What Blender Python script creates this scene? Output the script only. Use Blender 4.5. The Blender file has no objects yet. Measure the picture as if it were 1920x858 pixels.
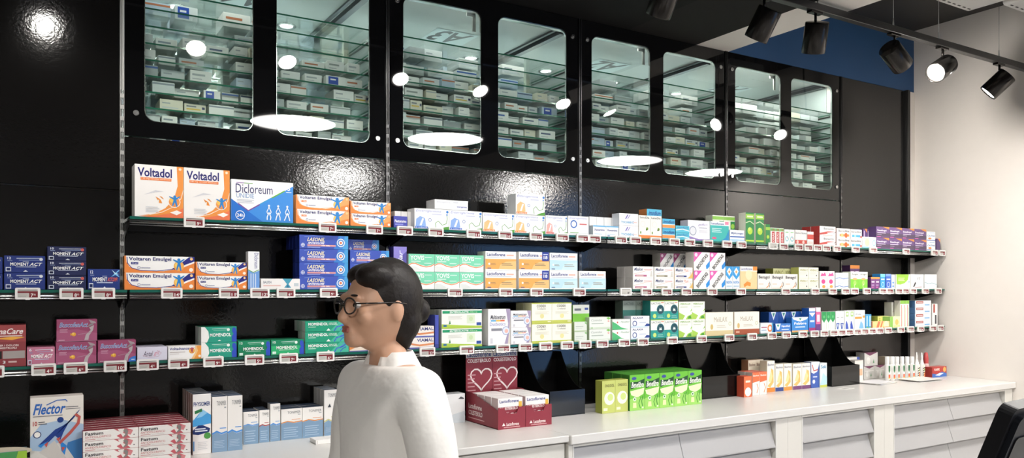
import bpy, bmesh, math, random
from mathutils import Vector, Matrix
random.seed(7)
scene = bpy.context.scene
COL = scene.collection
# ------------------------------------------------------------------ camera
# world: shelf wall is the plane y = 0, x runs along it, one bay of the wall = 1 m, z up
FPX = 1480.0; HORIZON = 540.0; YAW = math.atan2(0.5243, 0.8513)
CAM = Vector((-0.288, -3.09, 1.5))
FW = Vector((math.sin(YAW), math.cos(YAW), 0)); RT = Vector((math.cos(YAW), -math.sin(YAW), 0)); UP = Vector((0, 0, 1))
cd = bpy.data.cameras.new('camera'); cam = bpy.data.objects.new('camera', cd); COL.objects.link(cam)
cam.location = CAM; cam.rotation_euler = (math.pi/2, 0, -YAW)
cd.sensor_width = 36.0; cd.lens = 36.0*FPX/1920; cd.shift_y = (HORIZON-429.0)/1920; cd.clip_start = 0.05
scene.camera = cam
# ------------------------------------------------------------------ world, exposure
w = bpy.data.worlds.new('evening_sky'); scene.world = w; w.use_nodes = True
w.node_tree.nodes['Background'].inputs[0].default_value = (0.16, 0.30, 0.62, 1)
w.node_tree.nodes['Background'].inputs[1].default_value = 4.0
vs = scene.view_settings
vs.view_transform = 'Standard'; vs.look = 'None'; vs.gamma = 1; vs.use_curve_mapping = False
vs.exposure = -0.02
SPOT_W = 11.0; PENDANT_E = 28.0; STRIP_W = 3.3; DOWN_W = 48.0
scene.cycles.max_bounces = 8; scene.cycles.transparent_max_bounces = 20
scene.cycles.transmission_bounces = 6; scene.cycles.glossy_bounces = 4; scene.cycles.diffuse_bounces = 3
scene.cycles.use_denoising = True; scene.cycles.caustics_reflective = False; scene.cycles.caustics_refractive = False
scene.cycles.sample_clamp_indirect = 6.0

# ------------------------------------------------------------------ where a line of sight meets a plane of the room
def ray(px, py): return FW + RT*((px-960)/FPX) + UP*((HORIZON-py)/FPX)
def on_y(px, py, y):
    d = ray(px, py); return CAM + d*((y-CAM.y)/d.y)
def on_z(px, py, z):
    d = ray(px, py); return CAM + d*((z-CAM.z)/d.z)
def X_at(px, y): return on_y(px, HORIZON, y).x
def depth(p): return (p-CAM).dot(FW)
def z_at(px, py, y): return on_y(px, py, y).z

# ------------------------------------------------------------------ materials
MATS = {}
def srgb(h):
    h = h.lstrip('#')
    if len(h) == 3: h = ''.join(c*2 for c in h)
    def f(v):
        v /= 255.0
        return v/12.92 if v <= .04045 else ((v+.055)/1.055)**2.4
    return tuple(f(int(h[i:i+2], 16)) for i in (0, 2, 4)) + (1,)
def mat(name, col, rough=.5, metal=0, spec=.5, emit=0, bump=None, noise=None, coat=0):
    if name in MATS: return MATS[name]
    m = bpy.data.materials.new(name); m.use_nodes = True; nt = m.node_tree; b = nt.nodes['Principled BSDF']
    c = srgb(col) if isinstance(col, str) else tuple(col)+(1,)
    b.inputs['Base Color'].default_value = c; b.inputs['Roughness'].default_value = rough
    b.inputs['Metallic'].default_value = metal; b.inputs['Specular IOR Level'].default_value = spec
    if coat: b.inputs['Coat Weight'].default_value = coat; b.inputs['Coat Roughness'].default_value = .03
    if emit:
        b.inputs['Emission Color'].default_value = c; b.inputs['Emission Strength'].default_value = emit
    if bump or noise:
        tc = nt.nodes.new('ShaderNodeTexCoord')
        if bump:
            n = nt.nodes.new('ShaderNodeTexNoise'); n.inputs['Scale'].default_value = bump[0]; n.inputs['Detail'].default_value = 2
            bp = nt.nodes.new('ShaderNodeBump'); bp.inputs['Strength'].default_value = bump[1]; bp.inputs['Distance'].default_value = bump[2]
            nt.links.new(tc.outputs['Object'], n.inputs['Vector']); nt.links.new(n.outputs['Fac'], bp.inputs['Height'])
            nt.links.new(bp.outputs['Normal'], b.inputs['Normal'])
        if noise:
            n = nt.nodes.new('ShaderNodeTexNoise'); n.inputs['Scale'].default_value = noise[0]; n.inputs['Detail'].default_value = 4
            cr = nt.nodes.new('ShaderNodeValToRGB'); k = noise[1]
            cr.color_ramp.elements[0].color = tuple(v*(1-k) for v in c[:3])+(1,); cr.color_ramp.elements[1].color = tuple(min(1, v*(1+k)) for v in c[:3])+(1,)
            nt.links.new(tc.outputs['Object'], n.inputs['Vector']); nt.links.new(n.outputs['Fac'], cr.inputs[0]); nt.links.new(cr.outputs[0], b.inputs['Base Color'])
    MATS[name] = m; return m
def card(h): return mat('card_'+h.lstrip('#'), h, rough=.38, spec=.35)
def glass(name, tint, ior=1.5, rough=0.0):
    if name in MATS: return MATS[name]
    m = bpy.data.materials.new(name); m.use_nodes = True; nt = m.node_tree; nt.nodes.clear()
    o = nt.nodes.new('ShaderNodeOutputMaterial'); mx = nt.nodes.new('ShaderNodeMixShader'); fr = nt.nodes.new('ShaderNodeFresnel')
    tr = nt.nodes.new('ShaderNodeBsdfTransparent'); gl = nt.nodes.new('ShaderNodeBsdfGlossy')
    fr.inputs['IOR'].default_value = ior; tr.inputs['Color'].default_value = tuple(tint)+(1,); gl.inputs['Roughness'].default_value = rough
    # thin sheet without bending: use the same index on both faces
    ge = nt.nodes.new('ShaderNodeNewGeometry'); mp = nt.nodes.new('ShaderNodeMapRange')
    mp.inputs['To Min'].default_value = ior; mp.inputs['To Max'].default_value = 1/ior
    nt.links.new(ge.outputs['Backfacing'], mp.inputs['Value']); nt.links.new(mp.outputs['Result'], fr.inputs['IOR'])
    nt.links.new(fr.outputs[0], mx.inputs[0]); nt.links.new(tr.outputs[0], mx.inputs[1]); nt.links.new(gl.outputs[0], mx.inputs[2]); nt.links.new(mx.outputs[0], o.inputs[0])
    MATS[name] = m; return m
BLACK_PEEL = mat('black_lacquer_orange_peel', (.0065, .0060, .0058), rough=.10, spec=.6, bump=(110, .07, .004))
BLACK_GLASS = mat('black_back_painted_glass', (.004, .004, .0045), rough=.03, spec=.5)
BLACK_MATT = mat('black_matt_metal', (.012, .012, .012), rough=.45)
BLACK_ACRYL = mat('black_acrylic', (.006, .006, .006), rough=.13, spec=.5)
CHROME = mat('brushed_chrome', (.75, .75, .74), rough=.22, metal=1)
DARKSTEEL = mat('dark_steel', (.16, .16, .16), rough=.3, metal=1)
STEEL = mat('galvanised_steel', (.62, .62, .60), rough=.35, metal=1)
ALU = mat('aluminium_profile', (.82, .83, .84), rough=.25, metal=1)
PANE = glass('window_glass', (.93, .97, .95))
SHELFGLASS = glass('shelf_glass', (.97, .99, .985))
EDGE = mat('green_glass_edge', (.010, .115, .085), rough=.12, spec=.6)
EDGE2 = mat('dispensary_glass_edge', (.03, .16, .10), rough=.12, spec=.6)
WALLWHITE = mat('warm_white_plaster', (.80, .75, .70), rough=.7, noise=(18, .02), bump=(220, .05, .001))
COUNTER = mat('white_laminate', (.74, .725, .70), rough=.28, noise=(6, .015))
CABWHITE = mat('white_lacquered_board', (.74, .72, .67), rough=.4, noise=(5, .015))
DRAWER = mat('pale_grey_drawer_front', (.46, .455, .46), rough=.35, noise=(7, .02))
WHITEPL = mat('white_plastic', (.82, .81, .79), rough=.3)
CEILDARK = mat('dark_ceiling_paint', (.030, .028, .026), rough=.6, noise=(9, .06))

# ------------------------------------------------------------------ mesh helpers
def link(name, me, mats=(), parent=None, loc=(0, 0, 0)):
    o = bpy.data.objects.new(name, me); COL.objects.link(o); o.location = loc
    for m in mats: me.materials.append(m)
    if parent is not None: o.parent = parent
    return o
def tag(o, label=None, cat=None, group=None, kind=None):
    if label: o['label'] = label
    if cat: o['category'] = cat
    if group: o['group'] = group
    if kind: o['kind'] = kind
    return o
def empty(name, loc=(0, 0, 0), rz=0, label=None, cat=None, group=None):
    o = bpy.data.objects.new(name, None); COL.objects.link(o); o.location = loc; o.rotation_euler = (0, 0, rz)
    o.empty_display_size = .05
    return tag(o, label, cat, group)
def bm_box(bm, x0, x1, y0, y1, z0, z1, mi=0, bev=0):
    vs_ = [bm.verts.new((x, y, z)) for x in (x0, x1) for y in (y0, y1) for z in (z0, z1)]
    F = [(0, 1, 3, 2), (4, 6, 7, 5), (0, 4, 5, 1), (2, 3, 7, 6), (0, 2, 6, 4), (1, 5, 7, 3)]
    fs = [bm.faces.new([vs_[i] for i in f]) for f in F]
    for f in fs: f.material_index = mi
    if bev:
        es = list({e for f in fs for e in f.edges})
        r = bmesh.ops.bevel(bm, geom=es, offset=bev, segments=1 if bev < .004 else 2, affect='EDGES', profile=.5)
        for f in r['faces']: f.material_index = mi
    return fs
def box(name, x0, x1, y0, y1, z0, z1, m, parent=None, bev=0, loc=(0, 0, 0)):
    bm = bmesh.new(); bm_box(bm, x0, x1, y0, y1, z0, z1, 0, bev)
    return done(name, bm, [m], parent, loc)
def done(name, bm, mats, parent=None, loc=(0, 0, 0), smooth=False):
    bmesh.ops.recalc_face_normals(bm, faces=bm.faces[:])
    me = bpy.data.meshes.new(name); bm.to_mesh(me); bm.free()
    if smooth:
        for p in me.polygons: p.use_smooth = True
    return link(name, me, mats, parent, loc)
def bm_cyl(bm, p0, p1, r0, r1=None, n=24, mi=0, caps=True, capmi=None):
    p0 = Vector(p0); p1 = Vector(p1); r1 = r0 if r1 is None else r1
    d = (p1-p0).normalized(); a = d.orthogonal().normalized(); b = d.cross(a)
    A = [bm.verts.new(p0+(a*math.cos(t)+b*math.sin(t))*r0) for t in [2*math.pi*i/n for i in range(n)]]
    B = [bm.verts.new(p1+(a*math.cos(t)+b*math.sin(t))*r1) for t in [2*math.pi*i/n for i in range(n)]]
    for i in range(n):
        f = bm.faces.new((A[i], A[(i+1) % n], B[(i+1) % n], B[i])); f.material_index = mi; f.smooth = True
    if caps:
        f = bm.faces.new(A[::-1]); f.material_index = mi
        f = bm.faces.new(B); f.material_index = mi if capmi is None else capmi
def cyl(name, p0, p1, r0, m, parent=None, r1=None, n=24, loc=(0, 0, 0)):
    bm = bmesh.new(); bm_cyl(bm, p0, p1, r0, r1, n); return done(name, bm, [m], parent, loc)
def bm_lathe(bm, prof, n=20, mi=0, cx=0, cy=0):
    rings = []
    for r, z in prof:
        if r < 1e-5: rings.append([bm.verts.new((cx, cy, z))])
        else: rings.append([bm.verts.new((cx+r*math.cos(2*math.pi*i/n), cy+r*math.sin(2*math.pi*i/n), z)) for i in range(n)])
    for a, b in zip(rings, rings[1:]):
        for i in range(n):
            j = (i+1) % n
            if len(a) == 1 and len(b) == 1: continue
            if len(a) == 1: f = bm.faces.new((a[0], b[j], b[i]))
            elif len(b) == 1: f = bm.faces.new((a[i], a[j], b[0]))
            else: f = bm.faces.new((a[i], a[j], b[j], b[i]))
            f.material_index = mi; f.smooth = True
def lathe(name, prof, m, parent=None, n=20, loc=(0, 0, 0)):
    bm = bmesh.new(); bm_lathe(bm, prof, n); return done(name, bm, [m], parent, loc)
def rrect(x0, x1, z0, z1, r, k=6):
    pts = []
    for cx, cz, a0 in ((x1-r, z1-r, 0), (x0+r, z1-r, 90), (x0+r, z0+r, 180), (x1-r, z0+r, 270)):
        for i in range(k+1):
            a = math.radians(a0+90*i/k); pts.append((cx+r*math.cos(a), cz+r*math.sin(a)))
    return pts
def prism_y(bm, pts, y0, y1, mi=0):
    """outline in x,z given thickness along y"""
    A = [bm.verts.new((x, y0, z)) for x, z in pts]; B = [bm.verts.new((x, y1, z)) for x, z in pts]
    fs = [bm.faces.new(A), bm.faces.new(B[::-1])]
    n = len(pts)
    for i in range(n): fs.append(bm.faces.new((A[i], B[i], B[(i+1) % n], A[(i+1) % n])))
    for f in fs: f.material_index = mi
def prism_x(bm, pts, x0, x1, mi=0):
    """outline in y,z given thickness along x"""
    A = [bm.verts.new((x0, y, z)) for y, z in pts]; B = [bm.verts.new((x1, y, z)) for y, z in pts]
    fs = [bm.faces.new(A), bm.faces.new(B[::-1])]
    n = len(pts)
    for i in range(n): fs.append(bm.faces.new((A[i], B[i], B[(i+1) % n], A[(i+1) % n])))
    for f in fs: f.material_index = mi
def tube(bm, pts, r, n=8, mi=0):
    for a, b in zip(pts, pts[1:]): bm_cyl(bm, a, b, r, r, n, mi)

# ------------------------------------------------------------------ flat print: lettering and shapes on a front face
FONTC = {}
def text_mesh(txt, style=''):
    k = (txt, style)
    if k in FONTC: return FONTC[k]
    cu = bpy.data.curves.new('t', 'FONT'); cu.body = txt; cu.size = 1; cu.resolution_u = 2; cu.fill_mode = 'FRONT'
    if 'b' in style: cu.offset = .022
    if 'i' in style: cu.shear = .35
    ob = bpy.data.objects.new('t', cu)
    me = bpy.data.meshes.new_from_object(ob)
    co = [(v.co.x, v.co.y) for v in me.vertices]; fa = [tuple(p.vertices) for p in me.polygons]
    bpy.data.objects.remove(ob); bpy.data.curves.remove(cu); bpy.data.meshes.remove(me)
    xs = [c[0] for c in co]; ys = [c[1] for c in co]
    x0, x1, y0, y1 = min(xs), max(xs), min(ys), max(ys)
    co = [((x-x0)/max(1e-6, x1-x0), (y-y0)/max(1e-6, y1-y0)) for x, y in co]
    FONTC[k] = (co, fa); return FONTC[k]
def print_mesh(name, W, H, y, prims, matf=card):
    """prims in u (0..1 across), v (0..1 up); each later one lies a hair further out"""
    V = []; Fc = []; MI = []; mats = []
    def mi(c):
        m = matf(c) if isinstance(c, str) else c
        if m not in mats: mats.append(m)
        return mats.index(m)
    lay = 0
    def add(pts, faces, c):
        nonlocal lay
        b = len(V); yy = y-.00025-.00006*lay; lay += 1
        for u, v in pts: V.append(((u-.5)*W, yy, v*H))
        k = mi(c)
        for f in faces: Fc.append(tuple(b+i for i in f)); MI.append(k)
    for p in prims:
        t, c = p[0], p[1]
        if t == 'r':
            u0, v0, u1, v1 = p[2:6]; add([(u0, v0), (u1, v0), (u1, v1), (u0, v1)], [(0, 1, 2, 3)], c)
        elif t == 'p':
            add(p[2], [tuple(range(len(p[2])))], c)
        elif t == 'e':
            u, v, ru = p[2:5]; rv = p[5] if len(p) > 5 else ru*W/H
            n = 16; add([(u+ru*math.cos(2*math.pi*i/n), v+rv*math.sin(2*math.pi*i/n)) for i in range(n)], [tuple(range(n))], c)
        elif t == 'o':   # ring
            u, v, ru, th = p[2:6]; rv = ru*W/H; n = 18
            pts = [(u+k*ru*math.cos(2*math.pi*i/n), v+k*rv*math.sin(2*math.pi*i/n)) for k in (1, 1-th) for i in range(n)]
            add(pts, [(i, (i+1) % n, n+(i+1) % n, n+i) for i in range(n)], c)
        elif t == 'l':   # stroke through points, width as a share of the height
            q = [Vector((a*W, b*H)) for a, b in p[2]]; hw = p[3]*H/2; pts = []
            for i, a in enumerate(q):
                d = (q[min(i+1, len(q)-1)]-q[max(i-1, 0)]).normalized(); nn = Vector((-d.y, d.x))*hw
                pts += [((a+nn).x/W, (a+nn).y/H), ((a-nn).x/W, (a-nn).y/H)]
            add(pts, [(2*i, 2*i+1, 2*i+3, 2*i+2) for i in range(len(q)-1)], c)
        elif t == 't':
            txt, u0, v0, u1, v1 = p[2:7]; st = p[7] if len(p) > 7 else ''
            co, fa = text_mesh(txt, st.replace('v', '').replace('w', ''))
            if 'v' in st: pts = [(u1-(u1-u0)*b, v0+(v1-v0)*a) for a, b in co]        # reads upwards
            elif 'w' in st: pts = [(u0+(u1-u0)*b, v1-(v1-v0)*a) for a, b in co]      # reads downwards
            else: pts = [(u0+(u1-u0)*a, v0+(v1-v0)*b) for a, b in co]
            add(pts, fa, c)
    me = bpy.data.meshes.new(name); me.from_pydata(V, [], Fc); me.update()
    for m in mats: me.materials.append(m)
    for i, p in enumerate(me.polygons): p.material_index = MI[i]
    bm = bmesh.new(); bm.from_mesh(me)
    for f in bm.faces:
        f.normal_update()
        if f.normal.y > 0: f.normal_flip()
    bm.to_mesh(me); bm.free()
    return me
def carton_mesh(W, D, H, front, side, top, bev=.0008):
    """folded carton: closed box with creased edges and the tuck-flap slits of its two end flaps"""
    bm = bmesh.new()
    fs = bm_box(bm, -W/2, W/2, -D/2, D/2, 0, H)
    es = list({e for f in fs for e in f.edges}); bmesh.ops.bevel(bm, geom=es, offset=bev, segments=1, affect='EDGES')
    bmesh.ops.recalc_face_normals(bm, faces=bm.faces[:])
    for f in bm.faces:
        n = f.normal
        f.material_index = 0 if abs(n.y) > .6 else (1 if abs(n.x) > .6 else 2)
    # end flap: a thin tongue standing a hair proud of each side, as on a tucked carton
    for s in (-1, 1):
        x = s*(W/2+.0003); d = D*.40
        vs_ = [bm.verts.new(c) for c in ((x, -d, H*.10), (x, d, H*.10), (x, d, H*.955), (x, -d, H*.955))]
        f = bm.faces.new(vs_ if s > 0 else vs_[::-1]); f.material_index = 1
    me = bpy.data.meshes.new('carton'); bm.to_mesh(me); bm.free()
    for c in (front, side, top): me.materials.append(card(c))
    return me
# ================================================================== THE ROOM
XR = 4.776; XL = -4.0; YB = -7.2; ZC = 3.22; ZS = 2.807      # side walls, far wall, ceiling, soffit underside
tag(box('floor', XL, XR+.1, YB, .1, -.1, 0, mat('grey_floor_tile', (.30, .29, .28), rough=.35, noise=(3, .05))), kind='structure')
tag(box('ceiling', XL, XR+.1, YB, .12, ZC, ZC+.1, CEILDARK), kind='structure')
tag(box('wall_left', XL-.1, XL, YB, .1, 0, ZC, mat('grey_wall_paint', (.22, .21, .20), rough=.7)), kind='structure')
tag(box('wall_front', XL, XR+.1, YB-.1, YB, 0, ZC, MATS['grey_wall_paint']), kind='structure')
# side wall with the shopfront opening further down the room
WY0, WY1, WZ0, WZ1 = -6.4, -3.6, .25, 2.55
bm = bmesh.new()
bm_box(bm, XR, XR+.1, WY1, 0, 0, ZC); bm_box(bm, XR, XR+.1, YB, WY0, 0, ZC)
bm_box(bm, XR, XR+.1, WY0, WY1, 0, WZ0); bm_box(bm, XR, XR+.1, WY0, WY1, WZ1, ZC)
tag(done('wall_right', bm, [WALLWHITE]), kind='structure')
wn = tag(empty('window_9'), kind='structure')
bm = bmesh.new()
for a, b, c, d in ((WY0, WY0+.05, WZ0, WZ1), (WY1-.05, WY1, WZ0, WZ1), (WY0, WY1, WZ0, WZ0+.05), (WY0, WY1, WZ1-.05, WZ1), (-5.03, -4.97, WZ0, WZ1)):
    bm_box(bm, XR+.02, XR+.07, a, b, c, d)
done('window_frame', bm, [BLACK_MATT], wn)
box('pane', XR+.04, XR+.05, WY0+.05, WY1-.05, WZ0+.05, WZ1-.05, PANE, wn)
# back wall: plaster behind the lacquered panels, blue band above them
JOINTS = [-1, 0, 1, 2, 3, 4]
wb = tag(empty('wall_back'), kind='structure')
bm = bmesh.new()
bm_box(bm, XL, XR+.1, .02, .10, 0, 2.03); bm_box(bm, XL, -.003, .02, .10, 2.03, ZS)
bm_box(bm, 4.003, XR+.1, .02, .10, 2.03, ZS); bm_box(bm, XL, 3.0, .02, .10, ZS, ZC)
done('masonry', bm, [WALLWHITE], wb)
box('blue_band', 3.0, XR+.1, .0, .10, ZS+.001, ZC, mat('blue_wall_paint', (.022, .088, .225), rough=.55, noise=(6, .05)), wb)
G = .004
ZSEAM = 2.037
def panel(x0, x1, z0, z1, m): return box('panel', x0+G+.004, x1-G-.004, -.004, .018, z0+.002, z1-.002, m, wb, bev=.0015)
panel(-2, -1, .93, 1.843, BLACK_PEEL); panel(-2, -1, 1.843, ZS, BLACK_PEEL)
panel(-1, 0, .93, 1.843, BLACK_PEEL); panel(-1, 0, 1.843, ZS, BLACK_PEEL)
for i in range(4): panel(i, i+1, .93, ZSEAM, BLACK_PEEL)
panel(4, 4.655, .93, ZS, BLACK_PEEL)
box('end_frame', 4.662, 4.685, -.030, .018, .93, ZS, BLACK_MATT, wb, bev=.002)
box('end_frame', 4.690, 4.702, -.022, .018, .93, ZS, BLACK_MATT, wb, bev=.002)
box('end_strip', 4.703, XR, -.006, .018, .93, ZS, WALLWHITE, wb, bev=.001)
# window panels: black back-painted glass with two rounded openings per bay
WZ = (2.098, 2.738); WIN = ((.0725, .4535), (.540, .924))
def panel_with_holes(x0, x1, z0, z1, holes, parent):
    """black glass sheet with rounded openings: corner fans and side quads around each opening"""
    bm = bmesh.new(); xm = (max(p[0] for p in holes[0])+min(p[0] for p in holes[1]))/2
    for (a, b), h in zip(((x0, xm), (xm, x1)), holes):
        k = len(h)//4; cs = [(b, z1), (a, z1), (a, z0), (b, z0)]
        for y, flip in ((-.002, False), (.008, True)):
            H = [bm.verts.new((p[0], y, p[1])) for p in h]; Cn = [bm.verts.new((p[0], y, p[1])) for p in cs]
            for c in range(4):
                g = H[c*k:(c+1)*k]
                for i_ in range(k-1): bm.faces.new((Cn[c], g[i_+1], g[i_]))
                bm.faces.new((Cn[c], Cn[(c+1) % 4], H[((c+1)*k) % len(H)], g[-1]))
            if flip: R1 = (H, Cn)
            else: R0 = (H, Cn)
        for q in (0, 1):
            A, B = R0[q], R1[q]; n = len(A)
            for i_ in range(n): bm.faces.new((A[i_], A[(i_+1) % n], B[(i_+1) % n], B[i_]))
    return done('window_panel', bm, [BLACK_GLASS], parent)
wi = 0
for i in range(4):
    holes = [rrect(i+a, i+b, WZ[0], WZ[1], .038) for a, b in WIN]
    pn = panel_with_holes(i+G+.004, i+1-G-.004, ZSEAM+.003, ZS-.002, holes, wb)
    for j, (a, b) in enumerate(WIN):
        wi += 1
        wn = tag(empty(f'window_{wi}'), kind='structure')
        bm = bmesh.new(); prism_y(bm, rrect(i+a, i+b, WZ[0], WZ[1], .038), -.0019, .0015); done('pane', bm, [PANE], wn)
        # bright polished rim of the opening
        bm = bmesh.new(); o_ = rrect(i+a+.0004, i+b-.0004, WZ[0]+.0004, WZ[1]-.0004, .038); n_ = rrect(i+a+.003, i+b-.003, WZ[0]+.003, WZ[1]-.003, .036)
        A = [bm.verts.new((x, .0025, z)) for x, z in o_]; B = [bm.verts.new((x, .0025, z)) for x, z in n_]; C = [bm.verts.new((x, .012, z)) for x, z in n_]; D_ = [bm.verts.new((x, .012, z)) for x, z in o_]
        k = len(A)
        for R0, R1 in ((A, B), (B, C), (C, D_)):
            for q in range(k): bm.faces.new((R0[q], R0[(q+1) % k], R1[(q+1) % k], R1[q]))
        done('window_frame', bm, [CHROME], wn)
    for sx in (.045, .957):
        for sz in (2.122, 2.712):
            if i == 0 and sx < .5 and sz > 2.5: sz = 2.712
            bm = bmesh.new(); bm_cyl(bm, (i+sx, -.0022, sz), (i+sx, -.008, sz), .0105, .0095, 20); bm_cyl(bm, (i+sx, -.008, sz), (i+sx, -.0095, sz), .0048, .0035, 6)
            done('screw_cap', bm, [CHROME], wb)
# slotted uprights in the joints between the bays: two flanges with rungs between real slots
def upright(x):
    bm = bmesh.new(); z0, z1, pitch = .93, 2.806, .040
    zt = 2.20
    bm_box(bm, x-.0070, x-.0046, -.009, .010, z0, z1); bm_box(bm, x+.0046, x+.0070, -.009, .010, z0, z1)
    z = z0
    while z < zt:
        bm_box(bm, x-.0046, x+.0046, -.0085, .004, z, z+.014); z += pitch
    bm_box(bm, x-.0046, x+.0046, .002, .006, zt, z1)
    bm_box(bm, x-.0012, x+.0012, -.0075, .003, z0, zt)
    done('slotted_upright', bm, [STEEL if x == 0 else DARKSTEEL], wb)
for x in (0, 1, 2, 3, 4): upright(x)
# soffit over the shelf wall, in three tones, palest at the end piece
tag(box('ceiling_soffit', XL, 2.31, -1.7, .019, ZS, ZC, mat('black_soffit', (.006, .0057, .0055), rough=.8, spec=.15)), kind='structure')
tag(box('ceiling_soffit', 2.31, 2.78, -1.7, .019, ZS, ZC, mat('charcoal_soffit', (.013, .012, .011), rough=.8, spec=.15)), kind='structure')
tag(box('ceiling_soffit', 2.78, 3.02, -1.7, .019, ZS, ZC, WALLWHITE), kind='structure')

# ================================================================== dispensary behind the windows
DISP = [mat('disp_'+n, c, rough=.5) for n, c in (('white', '#e9ebe8'), ('cool', '#d3dadb'), ('grey', '#aab3b4'), ('cream', '#e0dcc9'), ('pale_blue', '#b9cbdc'))]
DISP_N = ['white', 'cool white', 'grey', 'cream', 'pale blue']
GREYGREEN = mat('grey_green_board', (.36, .41, .40), rough=.35)
CREAM = mat('cream_post', (.60, .60, .50), rough=.4)
CEILIN = mat('dispensary_ceiling', (.30, .32, .31), rough=.35)
BLUEP = card('#2a4fae'); INK = card('#3a3f48'); REDP = card('#c8452e'); YELP = card('#e7b93c')
DEPTH = 1.15; ZIN = 2.775
tag(box('ceiling_dispensary', 0, 4, .02, DEPTH, ZIN, ZIN+.03, CEILIN), kind='structure')
tag(box('wall_dispensary_back', 0, 4, DEPTH, DEPTH+.03, 1.9, ZIN, mat('dispensary_wall', (.30, .34, .34), rough=.5)), kind='structure')
tag(box('wall_dispensary_side', -.02, 0, .02, DEPTH, 2.031, ZIN, GREYGREEN), kind='structure')
tag(box('wall_dispensary_end', 4.0, 4.02, .101, DEPTH, 2.031, ZIN, GREYGREEN), kind='structure')
tag(box('floor_dispensary', 0, 4, .101, DEPTH, 1.98, 2.03, GREYGREEN), kind='structure')
SHELFZ = [2.040, 2.098, 2.156, 2.214, 2.272, 2.330, 2.390, 2.452, 2.516, 2.582]
SD0, SD1 = .035, .43
NAMES = ['A4', 'A3', 'A2', 'A1']
LETTER = mat('sign_black', (.012, .012, .013), rough=.4)
n_ind = 0; stuff_boxes = []
def disp_carton(W, D, H, k, x, y, z, bay, mark):
    global n_ind
    n_ind += 1
    bm = bmesh.new(); bm_box(bm, -W/2, W/2, -D/2, D/2, 0, H, 0, .0008)
    o = done('stored_carton', bm, [DISP[k]], None, (x, y, z))
    pr = []
    col = random.choice(['#8f9aa4', '#5d6b86', '#a9b2b4', '#c07a5a', '#4f6fb0', '#9aa39f'])
    kind = mark
    if kind == 0: pr = [('r', col, .10, .55, .70, .72), ('r', '#b9c0c2', .10, .25, .55, .34)]
    elif kind == 1: pr = [('r', '#2a4fae', .12, .12, .62, .92), ('r', '#e8e8ee', .22, .55, .5, .70)]
    elif kind == 2: pr = [('r', '#7c8288', .1, .66, .55, .80), ('r', '#e5c25a', .1, .38, .75, .52), ('r', '#3b4668', .82, .5, .95, .75)]
    elif kind == 3: pr = [('r', col, 0, .75, 1, .9)]
    else: pr = [('r', '#c8cfd0', .1, .2, .8, .32), ('r', '#a6afb4', .1, .6, .45, .72)]
    me = print_mesh('printed_front', W, H, -D/2, pr)
    link('printed_front', me, (), o)
    names = {0: 'with a printed bar', 1: 'with a square blue panel', 2: 'with a yellow name bar', 3: 'with a coloured top band', 4: 'with faint grey print'}
    tag(o, f'{DISP_N[k]} carton {names[kind]} on glass shelves behind the window marked {bay}', 'medicine box', f'{DISP_N[k]} cartons {names[kind]} stored behind window {bay}')
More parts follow.
